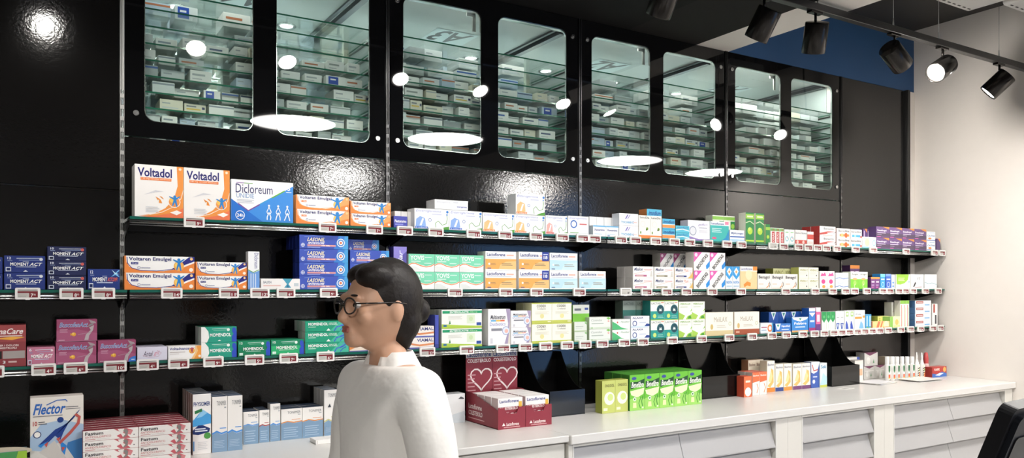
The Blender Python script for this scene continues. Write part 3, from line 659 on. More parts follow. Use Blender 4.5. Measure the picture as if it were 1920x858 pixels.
# ------------------------------------------------------------------ placing cartons
ENTRIES = []   # (shelf, x_px centre, look) for the price tags
DIAG = {}
def carton_run(look, cat, base_z, yf, x0, x1, ytop, design, tiers=1, cols=1, dep=.06, back=0, gap=.0012, grp=None, seam=.0006, name='medicine_carton', backprint=False, jitter=.004, setback=0, zshift=0, uptiers=None, rz=0, cq=None):
    """a block of alike cartons on a surface at base_z whose front faces stand in the plane y = yf; its width and height come from where
    the photo's sight lines meet that plane"""
    yf = yf+setback
    Xa, Xb = X_at(x0, yf), X_at(x1, yf); xc = (x0+x1)/2
    Z = depth(on_y(xc, HORIZON, yf)); zt = CAM.z+(HORIZON-ytop)*Z/FPX
    Wt = Xb-Xa; W = Wt/cols-gap; H = max(.012, (zt-base_z-zshift)/tiers-seam)
    fr, sd, tp, pr = design[:4]
    if len(design) > 4:   # slanted lettering
        co, fa = text_mesh('BIOCHETASI', 'b'); pr = list(pr)
        pr.append(('DIAG',))
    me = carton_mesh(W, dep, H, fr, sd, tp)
    pm = None
    if pr:
        if pr[-1] == ('DIAG',):
            pts = []
            for a, b in text_mesh('BIOCHETASI', 'b')[0]:
                x = -.5+a; y = (b-.5)*.20; c_, s_ = math.cos(math.radians(50)), math.sin(math.radians(50)); x *= .98
                pts.append((.52+(x*c_-y*s_*1.0), .50+(x*s_+y*c_)))
            class _P: pass
            fake = pts; fa = text_mesh('BIOCHETASI', 'b')[1]
            pm = print_mesh('printed_front', W, H, -dep/2, pr[:-1])
            V = [v.co.copy() for v in pm.vertices]; F = [tuple(p.vertices) for p in pm.polygons]; MI = [p.material_index for p in pm.polygons]; mm = list(pm.materials)
            n0 = len(V); V += [Vector(((u-.5)*W, -dep/2-.0009, v*H)) for u, v in fake]; F += [tuple(n0+i for i in f) for f in fa]; MI += [len(mm)]*len(fa); mm.append(card('#25252a'))
            pm2 = bpy.data.meshes.new('printed_front'); pm2.from_pydata(V, [], F); pm2.update()
            for m in mm: pm2.materials.append(m)
            for i, p in enumerate(pm2.polygons): p.material_index = MI[i]
            pm = pm2
        else: pm = print_mesh('printed_front', W, H, -dep/2, pr)
    multi = tiers*cols*(back+1) > 1
    for c in range(cols):
        for t in range(tiers):
            if uptiers and t >= uptiers[c]: continue
            for b in range(back+1):
                x = Xa+Wt*(c+.5)/cols; y = yf+dep/2+b*(dep+.0015)
                if y+dep/2 > -.009: continue
                if b and t < tiers-1 and tiers > 1 and b > 1: continue
                o = bpy.data.objects.new(name, me); COL.objects.link(o)
                o.location = (x, y+random.uniform(0, jitter)*(0 if b else 1)*.3, base_z+zshift+.0004+t*(H+seam)); o.rotation_euler = (0, 0, rz)
                q = ''
                if tiers == 2: q = (', lower one', ', upper one')[t]
                elif tiers > 2: q = (', stack bottom' if t == 0 else ', stack top' if t == tiers-1 else ', '+('second', 'third', 'fourth')[t-1]+' tier up')
                if b: q = ', in the row behind' if tiers == 1 else ', rear row'+(' base' if t == 0 else ' top' if t == tiers-1 else ' middle')
                if cq and not b: q += ', '+cq[c]
                tag(o, look+q, cat, grp or (look if multi else None))
                if not multi and not grp and 'group' in o: del o['group']
                if pm and (b == 0 or backprint):
                    k = bpy.data.objects.new('printed_front', pm); COL.objects.link(k); k.parent = o
    return Xa, Xb, H*tiers
def S(s, look, x0, x1, ytop, design, tag_=True, **k):
    if tag_: ENTRIES.append((s, x0, x1, look))
    k.setdefault('dep', .055)
    return carton_run(look, 'medicine box', SZ[s], -.207, x0, x1, ytop, design, **k)
# ---- highest shelf
S(1, 'tall white patch carton with orange curve and figure', 252, 431, 313, D_patch(.75), cols=2, dep=.04, back=1, cq=['at the shelf end', 'beside the walkers'])
S(1, 'white and blue carton with three outlined walkers', 433, 550, 339, D_unidie(1.4), dep=.045)
S(1, 'long white gel carton with pale end panel', 555, 655, 367, D_gel('Voltaren Emulgel', '1%', 2.6, '#f3a767'), tiers=2)
S(1, 'short white gel carton with orange corner', 657, 733, 378, D_gel('Voltaren Emulgel', '1%', 2.6, '#f3a767'), tiers=2)
S(1, 'small violet blue carton with white name', 738, 764, 405, D_simple('#4a4fae', '#33387f', 'Flectorartro', '#fff', None, [('r', '#8f94dc', .1, .25, .7, .35)], (.08, .45, .92, .70)), dep=.03)
S(1, 'plain white carton behind the violet blue one', 740, 776, 396, D_simple('#eceae8', '#d9d7d5', '', '#888'), tag_=False, setback=.035, cols=3, dep=.07)
X = S(1, 'white vial carton with blue ampoules and green bowel', 777, 904, 393, D_entero('#3a6fd0', '#8fb2ea'), cols=2, dep=.07, cq=['beside the violet one', 'beside the orange ones'])
carton_run('flat white carton lying on the blue ampoule cartons', 'medicine box', SZ[1]+X[2]+.0012, -.207, 815, 878, 375, D_simple('#f2f2f3', '#cfcfd1', 'Enterogermina', '#b9bfd0', None, [('t', '#3a56b0', 'enterogermina', .66, .22, .96, .42, 'b'), ('r', '#c5c9d6', .55, .72, .7, .8)], (.06, .62, .46, .84), 'i'), dep=.08)
X = S(1, 'white vial carton with orange ampoules and green bowel', 905, 1022, 401, D_entero('#ee8a3c', '#f3c48a'), cols=2, dep=.07, cq=['beside the blue ones', 'beside the red one'])
carton_run('lone orange ampoule carton standing on its twin', 'medicine box', SZ[1]+X[2]+.0012, -.207, 967, 1022, 364, D_entero('#ee8a3c', '#f3c48a'), dep=.07)
S(1, 'white vial carton with red ampoules and green bowel', 1023, 1064, 404, D_entero('#d9564a', '#eeb0a8'), dep=.06)
S(1, 'white carton with blue ring emblem', 1065, 1104, 405, D_simple('#f3f4f4', '#dcdedf', 'Enterogermina', '#8f97cf', ('#dfe3e4', .0, .14), [('o', '#3a6fc0', .27, .58, .16, .3), ('r', '#d06a6a', .55, .56, .9, .62), ('r', '#7db56a', .1, .12, .5, .16)], (.06, .82, .9, .94), 'i'), dep=.06)
S(1, 'row of white cartons seen edge on', 1105, 1160, 407, D_simple('#f2f2f2', '#dadada', '', '#888', ('#dfe7ef', .2, .4)), tag_=False, cols=4, setback=.05, dep=.07)
S(1, 'small white carton with light blue header', 1112, 1160, 423, D_simple('#f5f7f8', '#cdd9e2', 'Xanamine', '#36458c', ('#6db6e2', .88, 1), [('r', '#bcd5e8', .1, .2, .7, .26), ('r', '#3a56a8', .12, .06, .3, .12)], (.08, .52, .9, .70)), cols=2, dep=.04, cq=['ring emblem side', 'violet bars side'])
S(1, 'white carton with slanted violet bars and blue name', 1161, 1197, 400, D_simple('#f6f6f7', '#dfe3ea', 'TIOBEC', '#4aa3cf', None, [('p', '#6f66b8', [(.30, .55), (.42, .9), (.48, .9), (.36, .55)]), ('p', '#8f88cc', [(.42, .55), (.54, .9), (.58, .9), (.46, .55)]), ('r', '#e8c9c4', .72, .25, .92, .32)], (.08, .18, .78, .36)), tiers=2)
S(1, 'white herbal carton with orange foot band', 1198, 1241, 404, D_simple('#f2f0ea', '#ddd8cf', 'LenoDia', '#7c7a74', ('#ee8a45', 0, .14), [('e', '#7d9a3c', .72, .42, .10), ('e', '#3f5a2c', .66, .38, .06), ('o', '#d8d2c6', .35, .62, .2, .08), ('r', '#6f9a4a', .1, .2, .2, .3)], (.08, .86, .9, .95)), cols=2, dep=.05, cq=['violet bars side', 'turquoise side'])
S(1, 'turquoise carton peering over the herbal cartons', 1213, 1241, 392, D_simple('#57b8dc', '#d98a52', 'imodium', '#2b4f9c', ('#eef4f6', .0, .1), (), (.1, .80, .92, .95), 'bi'), tag_=False, setback=.055, dep=.06)
S(1, 'turquoise and orange carton with blue name', 1242, 1266, 410, D_simple('#4fb3d9', '#c98a58', 'imodium', '#233f8a', ('#ee9a55', .12, .42), [('r', '#eaf4f8', .0, .42, 1, .48)], (.06, .56, .94, .88), 'bi'), tiers=2)
S(1, 'low turquoise wave carton', 1267, 1293, 423, D_simple('#5cc0d8', '#3c9cbc', 'imodium', '#2b56a4', None, [('p', '#dff2f6', [(0, .45), (.5, .6), (1, .35), (1, .22), (.5, .45), (0, .3)])], (.1, .62, .9, .92), 'i'), tiers=2)
S(1, 'white carton with violet curved foot', 1290, 1331, 413, D_simple('#f1f0f4', '#dcd9e4', 'gelfix+', '#8a7fb8', None, [('p', '#9a86c4', [(0, 0), (1, 0), (1, .1), (.5, .08), (.1, .2), (0, .24)]), ('e', '#e3e5ea', .22, .48, .16), ('o', '#9aa3b8', .22, .48, .16, .2), ('r', '#b9bccb', .5, .62, .88, .66), *lines('#c9cbd6', .5, .9, .4, .56, 3)], (.46, .72, .90, .86), 'i'), setback=.006)
S(1, 'turquoise carton with pink lips emblem', 1332, 1367, 415, D_simple('#3fb7b2', '#cfe3e4', 'Lactoflorene', '#3f569c', ('#eef4f6', .80, 1), [('r', '#e58aa8', .78, .86, .98, 1), ('e', '#e06a8f', .20, .17, .13, .06), ('p', '#2a8fc4', [(.5, 0), (1, 0), (1, .6), (.8, .2)]), *lines('#d4f0ee', .08, .6, .46, .72, 3)], (.05, .84, .72, .94)), setback=.003)
S(1, 'white and lime carton behind the small white one', 1336, 1378, 404, D_simple('#e6e8dc', '#cdd0c2', '', '#888', ('#8cc152', .84, .96), [('r', '#2f8a4a', .6, 0, 1, .8), ('e', '#9fd04f', .8, .62, .16)]), tag_=False, cols=2, setback=.055, dep=.05)
S(1, 'small white carton with dark blue stripe', 1369, 1396, 431, D_simple('#f2f5f8', '#d6dee6', 'Mylicongas', '#30549c', ('#3a63b5', .40, .50), [('r', '#b6d9ee', 0, 0, 1, .25)], (.08, .62, .92, .82)), dep=.035)
S(1, 'tall green carton with lime fruit', 1397, 1434, 399, D_simple('#2f8a4a', '#e6e4da', '', '#e9f3d2', ('#9fd04f', .80, .95), [('r', '#e9f3d2', .15, .85, .85, .90), ('e', '#b8dd4a', .5, .40, .30), ('e', '#d6ec7a', .44, .46, .14), ('l', '#d9ecc4', [(0, .66), (.5, .72), (1, .62)], .03), ('r', '#b8dd4a', 0, .05, 1, .1)], (.1, .83, .9, .92)), cols=2, dep=.05, gap=.012, cq=['nearer the lips carton', 'nearer the red names'])
S(1, 'short green carton with lime fruit', 1436, 1444, 420, D_simple('#2f8a4a', '#bcd09a', '', '#fff', ('#9fd04f', .7, .85), [('e', '#b8dd4a', .5, .35, .3)]), tag_=False)
S(1, 'narrow white carton with red upright name', 1445, 1470, 427, D_simple('#f4f1ee', '#e2ddd8', 'ORAL', '#c0373a', ('#6fb56a', .80, .97), [('r', '#c03a44', .30, .08, .95, .76), ('t', '#f6e6e2', 'ORAL', .45, .12, .8, .72, 'bv')], (.4, .82, .9, .94)), cols=3)
S(1, 'white carton with turquoise ring', 1471, 1490, 430, D_simple('#eff4f2', '#d8e2de', '', '#5aa', ('#cfe6e6', 0, .1), [('o', '#55b8c4', .5, .38, .34, .28), ('e', '#e9a9a9', .62, .44, .1), ('r', '#8cc98a', .2, .78, .8, .84)]), cols=2)
S(1, 'white carton with red checked foot', 1491, 1513, 431, D_simple('#f3f0ee', '#dedad6', 'Bisolvon', '#8a8f96', ('#c9473e', .04, .34), [('e', '#f0c9c2', .4, .2, .2), ('r', '#5ab5c9', .5, 0, 1, .1)], (.06, .74, .94, .86)), cols=2)
S(1, 'low white carton with red streaks', 1514, 1526, 434, D_simple('#f3eeec', '#dfd9d5', '', '#a33', ('#d0524a', .45, .8), [('r', '#f3d4cf', .1, .1, .9, .3)]))
S(1, 'white carton with red sunburst flank', 1537, 1567, 424, D_simple('#f4f2f1', '#c94a48', 'Benactiv', '#7f858c', None, [('p', '#c8504a', [(0, .12), (.5, .26), (.45, .36), (1, .5), (.5, .5), (0, .3)]), ('p', '#33343a', [(.84, .26), (1, .42), (1, .5)]), ('r', '#e3b3ac', .2, .06, .8, .12)], (.25, .66, .9, .86)), tiers=2, dep=.06, back=1)
S(1, 'white lozenge carton with orange pill strip', 1569, 1594, 428, D_simple('#f4f2f0', '#deDAD6', 'Borocillina', '#55585f', None, [('r', '#e9925a', .22, .14, .95, .40), ('e', '#f5c07c', .4, .27, .09), ('e', '#d8632e', .7, .27, .12)], (.14, .62, .95, .86)), tiers=2)
S(1, 'white lozenge carton with blue pill strip', 1595, 1616, 430, D_simple('#f4f2f0', '#dedad6', 'Borocillina', '#55585f', None, [('r', '#4aa5d2', .12, .14, .88, .40), ('e', '#9fd6ec', .4, .27, .09), ('r', '#c8554a', .85, .1, 1, .3)], (.06, .62, .92, .86)), tiers=2)
S(1, 'pale white carton with small blue ring', 1617, 1643, 444, D_simple('#f0f2f0', '#d9dcda', '', '#789', ('#8cc4dc', 0, .12), [('o', '#7fb8c8', .85, .48, .13, .3), ('e', '#f0dcae', .35, .5, .18), ('r', '#b9cbb0', .1, .8, .5, .88)]))
S(1, 'violet carton behind the pale ring carton', 1618, 1641, 429, D_simple('#5e4674', '#4a365e', '', '#fff', None, [('p', '#e3884a', [(.4, 1), (1, 1), (1, .8)]), ('r', '#c9b9d8', .2, .1, .4, .9)]), tag_=False, cols=3, setback=.05)
S(1, 'violet carton with orange corner and magenta foot', 1643, 1737, 427, D_simple('#6c5282', '#4b3862', 'Seelopi', '#f4eef8', ('#57485f', .10, .42), [('p', '#e8924a', [(.5, 1), (1, 1), (1, .78), (.8, .86)]), ('r', '#d8cbe2', .08, .40, .72, .46), ('r', '#d068b0', .06, .05, .34, .12), ('r', '#b8a6c8', .08, .26, .4, .30)], (.07, .54, .78, .74)), tiers=2, cols=4, cq=['first column', 'second column', 'third column', 'column by the white stack'])
S(1, 'white carton with orange pill and blue name', 1738, 1754, 434, D_simple('#f2f2f3', '#dcdcdf', 'CALTINE', '#3a69a8', ('#3a5fae', .06, .14), [('e', '#e58a4a', .35, .28, .2, .1), ('r', '#9ab4d6', .3, .84, .9, .9)], (.08, .48, .92, .64)), tiers=2)
S(1, 'single violet carton at the shelf end', 1756, 1763, 447, D_simple('#5c4470', '#4b3862', '', '#fff', None, [('p', '#e8924a', [(.4, 1), (1, 1), (1, .7)])]))
# ---- middle shelf
S(2, 'blue painkiller carton with white pill', 7, 85, 479, D_act('#22357c', '#17265e'), tiers=2, back=1)
S(2, 'blue painkiller carton cut off beside the shelf end', -70, 5, 481, D_act('#22357c', '#17265e'), tag_=False, tiers=2)
S(2, 'dark navy painkiller carton with red capsule', 88, 162, 462, D_act('#232a52', '#161c3c', pack='10', dot='#d0605c'), tiers=3, back=1)
S(2, 'blue painkiller carton with light blue burst', 164, 225, 504, (lambda d: (d[0], d[1], d[2], [q for q in d[3] if q[0] != 'e'][2:]+[('p', '#7fc4f4', [(.72, .62), (.95, .95), (1, .95), (.9, .8), (1, .6), (.86, .72)]), ('p', '#c9ecfc', [(.74, .98), (.86, .82), (.98, .76), (.84, .76)])]))(D_act('#24397e', '#182a60', title='MOMENT', t2='ACTCOMPI', t2c='#e06a5a')), dep=.05)
S(2, 'long white gel carton with blue wedge', 233, 365, 480, D_gel('Voltaren Emulgel', '2% gel', 3.8), tiers=2, dep=.05)
S(2, 'shorter white gel carton with blue wedge', 367, 463, 491, D_gel('Voltaren Emulgel', '2% gel', 3.6), tiers=2, dep=.05)
S(2, 'upright white and blue tube carton', 465, 487, 471, ('#f3f5f8', '#dcdfe4', '#cfd4dc', [('p', '#6f9fe0', [(0, 0), (1, 0), (1, .5), (.5, .44), (0, .52)]), ('l', '#6fae5a', [(0, .52), (.45, .45), (.95, .52)], .02), ('t', '#5b5a9c', 'Dicloreum', .55, .56, .9, .96, 'w'), *[('r', '#c6d8f2', .2+.2*i, .05, .3+.2*i, .42) for i in range(3)]]), dep=.035)
S(2, 'flat white carton with teal hourglass', 489, 563, 522, D_simple('#f2efee', '#dcd8d6', 'BALFEN', '#8a8f9a', None, [('p', '#4a9eb8', [(.55, 1), (.80, 1), (.70, .5), (.80, 0), (.55, 0), (.66, .5)]), ('r', '#e6c2bc', .06, .30, .5, .42), ('p', '#2c6f94', [(.62, 0), (.74, 0), (.68, .5)]), ('r', '#c9d3d8', .84, .3, .96, .6)], (.06, .56, .26, .78)))
S(2, 'blue gel carton with pink stripe and target', 561, 653, 441, D_target(), tiers=4, dep=.042, back=3)
S(2, 'shaded blue target carton rising above its neighbours', 653, 711, 449, D_target(), tag_=False, tiers=4, dep=.05, setback=.058)
S(2, 'shorter blue target carton beside the tall stack', 656, 730, 469, D_target(), tiers=3, dep=.042)
S(2, 'upright violet carton with slanted white name', 738, 763, 462, ('#564fa0', '#433d84', '#4b4590', [('p', '#8f86d4', [(0, .6), (1, .9), (1, 1), (0, 1)]), ('t', '#e6e6f6', 'Fastjar', .35, .30, .78, .92, 'vbi')]), dep=.05)
S(2, 'mint green carton with orange wave', 766, 907, 477, D_yovis(), tiers=2, cols=3, dep=.06, cq=['near the violet carton', 'middle column', 'near the orange cartons'])
S(2, 'orange and white probiotic carton', 910, 968, 471, D_lacto('#f6c684', '#f2ae5c'), tiers=2, dep=.07)
S(2, 'orange probiotic carton with blue eighteen badge', 973, 1030, 472, D_lacto('#f6c684', '#f2ae5c', '18'), tiers=2, dep=.07)
S(2, 'pale blue and white probiotic carton', 1031, 1083, 474, D_lacto('#cfe9f2', '#c0e2ee'), tiers=2, dep=.07)
S(2, 'pale blue probiotic carton standing alone beside the stack', 1086, 1136, 508, D_lacto('#cfe9f2', '#c0e2ee'), dep=.07)
S(2, 'white antacid carton with pink label strip', 1187, 1226, 499, D_maal('#b5648a', '#e3dfda'), tiers=2, dep=.06, back=1)
S(2, 'white antacid carton with grey label strip', 1227, 1264, 500, D_maal('#8f8c78', '#e3dfda'), tiers=2, dep=.06)
S(2, 'white antacid carton with yellow corner', 1265, 1299, 501, D_maal('#3a4a8c', '#e8c98a'), tiers=2, dep=.06)
S(2, 'shaded pink cornered carton behind the antacids', 1238, 1288, 475, D_diag('#a84a80'), tag_=False, cols=2, tiers=2, dep=.06, setback=.10)  # pink darkened: the rear row's shade is put into the card colour
S(2, 'white carton with pink corner and slanted black name', 1301, 1360, 473, D_diag(), tiers=2, cols=2, dep=.06, cq=['antacid side', 'blue diamond side'])
S(2, 'narrow white carton with blue diamond', 1361, 1387, 499, D_simple('#f0f4f8', '#cfdbe8', 'NORTIA', '#3a8fd2', None, [('p', '#3a9ee0', [(0, 1), (1, 1), (1, .62), (.5, .42), (0, .62)]), ('p', '#eef4f8', [(.5, .95), (.85, .78), (.5, .58), (.15, .78)]), ('e', '#e6a25a', .5, .76, .14), ('r', '#b8cfe2', .1, .1, .9, .16)], (.08, .24, .92, .36)), cols=2, cq=['pink corner side', 'peach carton side'])
S(2, 'peach carton with orange flower and badge', 1388, 1420, 499, D_simple('#f6d3a0', '#eadfd0', 'Lactoflorene', '#4a58a0', ('#f8f4ee', .78, 1), [('r', '#ee9540', .74, .82, 1, 1), ('p', '#ee9440', [(.2, .2), (.4, .34), (.62, .28), (.6, .12), (.4, .16), (.25, .08)]), ('e', '#f9e4bc', .5, .62, .2)], (.05, .84, .7, .94)))
S(2, 'white throat carton with curved bottle mark', 1421, 1496, 513, D_simple('#f4f1ec', '#e3dfd8', 'Benagol', '#3c3c40', None, [('l', '#e0a06a', [(.62, .08), (.78, .22), (.80, .40)], .07), ('l', '#4a463f', [(.82, .12), (.9, .3), (.84, .48)], .05), ('r', '#ecd0b8', .06, .30, .4, .36), ('r', '#e5dcc8', .06, .04, .6, .08)], (.06, .62, .86, .88)), cols=3, cq=['beside the peach carton', 'middle one', 'beside the olive cartons'])
S(2, 'olive and white carton with heart dot', 1498, 1535, 501, D_simple('#f1f1e4', '#b9bd6a', 'VIVIN C', '#a7a862', None, [('e', '#3a3a40', .78, .26, .05), ('r', '#d9d9c0', .1, .46, .8, .5), ('r', '#e6e6d4', .1, .3, .6, .34)], (.10, .64, .9, .84)), tiers=2, cols=2, cq=['throat carton side', 'blossom side'])
S(2, 'shaded olive carton behind the throat cartons', 1450, 1490, 503, D_simple('#cfd09a', '#8a8d42', 'VIVIN C', '#77783e', None, (), (.1, .7, .9, .9)), tag_=False, cols=2, setback=.06)  # darker copy of the olive cartons, shade behind the front row painted in
S(2, 'white carton with pink blossom and fruit', 1537, 1565, 508, D_simple('#f5f0f0', '#e0dada', '', '#c39', None, [('p', '#e0569c', [(.1, .72), (.3, .9), (.5, .84), (.7, .94), (.9, .74)]), ('e', '#d8468c', .5, .42, .26, .13), ('e', '#f0a04a', .55, .14, .22, .09), ('r', '#f0c4d8', .15, .6, .85, .64)]), cols=2, cq=['olive side', 'ribbon side'])
S(2, 'white carton with blue ribbon wave', 1567, 1591, 511, D_simple('#f1f3f7', '#dadfe8', 'Donat', '#8aa4d0', None, [('l', '#6f8fc8', [(0, .28), (.3, .40), (.6, .26), (1, .36)], .10), ('r', '#d6e0f0', 0, 0, 1, .08)], (.06, .66, .6, .86), 'i'), tiers=2)
S(2, 'lime green carton with white header', 1595, 1627, 509, D_simple('#7ec843', '#dfe6d6', 'Artiglio', '#3c4a3a', ('#f2f4ee', .58, 1), [('e', '#e9a86a', .5, .58, .26, .06), ('e', '#a6de6a', .5, .35, .18), ('l', '#e0f4c8', [(.5, .06), (.42, .2), (.56, .3)], .04)], (.12, .78, .9, .90)), cols=2, cq=['ribbon side', 'slim violet side'])
S(2, 'violet carton perched behind the lime green cartons', 1594, 1612, 497, D_simple('#6a4878', '#52365e', '', '#fff', ('#e8924a', .86, 1), [('r', '#d8c8e0', .1, .6, .8, .75)]), tag_=False, cols=2, setback=.07)
S(2, 'slim violet carton with orange top', 1633, 1650, 519, D_simple('#7a4a86', '#5a3766', '', '#fff', ('#e8984a', .84, 1), [('r', '#e6d6ec', .15, .54, .8, .66), ('r', '#c66aa8', .15, .1, .6, .2), ('r', '#cbb4d8', .15, .3, .7, .36)]), cols=2)
S(2, 'slim bright blue carton', 1651, 1660, 513, D_simple('#3fa0dc', '#2f7fb8', '', '#fff', ('#7fd0f0', .8, 1), [('o', '#d9f0fb', .5, .3, .3, .2), ('r', '#eaf6fc', .15, .6, .85, .68)]))
S(2, 'slim royal blue carton', 1661, 1671, 513, D_simple('#3f68c8', '#3050a0', '', '#fff', ('#7f9fe8', .84, 1), [('o', '#d9e4fb', .5, .3, .3, .2), ('r', '#eaf0fc', .15, .6, .85, .68)]))
S(2, 'slim white carton with blue crescents', 1672, 1678, 515, D_simple('#e3ecf8', '#c9d6e8', '', '#fff', None, [('e', '#4a86d0', .5, .2, .3, .06), ('e', '#4a86d0', .5, .45, .3, .06)]))
S(2, 'white carton with lime quarter disc', 1680, 1707, 514, D_simple('#f3f5f0', '#dde0d8', '', '#fff', None, [('p', '#9acb4a', [(.02, 1), (.9, 1), (.82, .62), (.6, .40), (.3, .30), (.05, .32)]), *lines('#e6f4cc', .15, .6, .56, .82, 3), ('p', '#7fa8d8', [(.85, .5), (.97, .58), (.9, .4)])]))
S(2, 'white carton with little dark bird', 1708, 1732, 514, D_simple('#f2f2f2', '#dcdcdc', 'V5', '#777c84', None, [('p', '#2c2c30', [(.16, .14), (.3, .42), (.36, .5), (.4, .4), (.28, .16)]), ('l', '#a33', [(.3, .1), (.85, .14)], .03)], (.5, .62, .74, .82), 'i'))
S(2, 'white carton with thin teal wave', 1734, 1757, 514, D_simple('#eff2f2', '#d8dcdc', '', '#777', None, [('l', '#6fa8b8', [(0, .46), (.3, .36), (.6, .42), (1, .30)], .03), ('r', '#d3dde0', .6, .8, .9, .84)]))
# ---- lowest shelf
S(3, 'dark red heat wrap carton with flame streak', -40, 49, 609, ('#8e3f44', '#6d2f34', '#7c363b', [('r', '#a14a4c', 0, .60, 1, 1), ('t', '#f4e9e6', 'ThermaCare', .02, .78, .94, .92, 'bi'), ('r', '#e6cfc8', .3, .725, .92, .75), ('p', '#f0b04a', [(.3, .68), (.7, .72), (.98, .70), (.7, .64)]), ('t', '#f2dedb', 'PER I DOLORI', .4, .49, .84, .535, 'b'), ('t', '#f2dedb', 'MESTRUALI', .44, .43, .80, .475, 'b'), ('r', '#a89f9c', .50, .2, .98, .38), ('r', '#222', .3, .2, .48, .38), ('t', '#eee', '3', .5, .08, .56, .15, 'b'), ('r', '#d8b9b6', .62, .1, .8, .14)]), dep=.06, back=1)
S(3, 'pink painkiller carton with white name', 50, 103, 650, D_act('#c27a94', '#94566c', pack='6', dot='#f2dfe4'), dep=.05, back=1)
X = S(3, 'mauve carton with goldfish and grey figure', 104, 181, 640, D_menstr(1.9), dep=.055, back=1)
carton_run('mauve goldfish carton stacked on its twin', 'medicine box', SZ[3]+X[2]+.0012, -.207, 105.5, 182.5, 598, D_menstr(1.9), dep=.055)
S(3, 'mauve goldfish carton with blue corner dot', 183, 255, 637, (lambda d: (d[0], d[1], d[2], d[3]+[('p', '#3f7fd6', [(.80, 0), (.82, .12), (.87, .2), (.94, .24), (1, .25), (1, 0)]), ('r', '#e6eefa', .88, .08, .97, .12)]))(D_menstr(1.9)), dep=.055)
S(3, 'lilac white carton with script name in an oval', 257, 314, 650, ('#dcdaea', '#b9b6cc', '#cfccdf', [('t', '#4a2f4a', 'Antal', .20, .32, .52, .72, 'i'), ('t', '#d88aa0', 'gil', .54, .32, .74, .72, 'i'), ('l', '#c9a6b8', [(.18, .4), (.4, .24), (.7, .3), (.8, .55), (.66, .74)], .03)]), dep=.06, back=1)
S(3, 'white and orange carton with round figure emblem', 315, 379, 648, ('#f4f2f2', '#e0dcd8', '#eceae8', [('p', '#f0a04a', [(.74, 0), (1, 0), (1, 1), (.82, 1), (.86, .6)]), ('p', '#f6c98a', [(.68, 0), (.76, 0), (.88, .6), (.84, 1), (.8, 1), (.8, .5)]), ('t', '#3a3f86', 'Voltadvance', .04, .70, .62, .92, 'b'), ('e', '#f0b050', .70, .62, .09), *man('#b03a5a', .70, .62, .2, 2.4), ('r', '#c4b9b6', .05, .52, .5, .57), ('r', '#d4cdca', .05, .4, .32, .44), ('e', '#fdf2e6', .93, .2, .04)]), dep=.06)
S(3, 'green capsule carton with white curved flank', 377, 444, 612, (lambda d: (d[0], '#cfd6d0', d[2], [('r', '#2b9c84', 0, 0, 1, 1), ('p', '#f1f1ee', [(0, 0), (.16, 0), (.22, .3), (.2, .7), (.1, 1), (0, 1)]), ('t', '#fff', 'MOMENDOL', .24, .36, .84, .58, 'b')]+[q for q in d[3] if q[0] in 'lp' or q[0] == 'e']))(D_green('MOMENDOL', '')), tiers=2, dep=.055, back=1)
S(3, 'dark green tablet carton with blue figure', 446, 507, 638, D_green('MOMENDOL', '12', '#1a7f58'), dep=.055, back=1)
S(3, 'bright green sachet carton with blue figure', 508, 570, 636, D_green('MOMENDOL', '12', '#2fae72'), dep=.055, back=1)
S(3, 'long green gel carton with blue legs', 572, 654, 601, D_greengel(), tiers=3, dep=.045, back=2)
S(3, 'cream joint carton with orange figure and blue edge', 655, 700, 566, ('#e6d8c8', '#b08a70', '#d8cabb', [('p', '#d9894a', [(0, .1), (.35, .3), (.4, .7), (.2, .95), (0, .9)]), ('p', '#7f8fc4', [(.45, .6), (.9, .75), (.95, .95), (.5, .9)]), ('e', '#c9d2e6', .68, .78, .14), ('r', '#4a4a6a', .5, .26, .9, .36), ('r', '#6a6fa8', 0, 0, 1, .06)]), tiers=3, dep=.06, back=1)
S(3, 'blue edged white carton with orange ribbon', 768, 814, 611, ('#efe9e3', '#4a55a8', '#e3ddd6', [('t', '#39407c', 'VIAMAL', .30, .62, .98, .90, 'b'), ('l', '#d88a5a', [(.0, .48), (.4, .30), (1, .42)], .16), ('r', '#6a70b4', 0, 0, 1, .14)]), tiers=2, dep=.06)
S(3, 'slim blue display case end beside the fibre cartons', 815.5, 823, 590, D_simple('#4a55b0', '#3d4794', '', '#fff', ('#39428c', 0, .12)), tag_=False, dep=.07)
S(3, 'green and white fibre carton with lime foot', 828, 904, 580, ('#f4f4ee', '#d5dcc6', '#f0f1ea', [('r', '#239a68', .02, .80, 1, .94), ('t', '#fff', 'ENTEROLACTIS', .20, .825, .66, .915, 'b'), ('t', '#bfe6b0', 'fibra', .68, .83, .88, .915, 'i'), ('p', '#aecb4a', [(0, 0), (1, 0), (1, .10), (.5, .16), (0, .24)]), ('r', '#d9e6cc', .62, .25, .82, .72), ('e', '#c6dcae', .72, .5, .05), ('r', '#2f4f9a', .86, .14, .98, .30), ('p', '#3f8a4a', [(.17, .22), (.20, .45), (.22, .24)]), ('r', '#2f6a9a', .04, .10, .12, .2), *lines('#cfd2c9', .16, .5, .5, .70, 3)]), tiers=2, dep=.06, back=1)
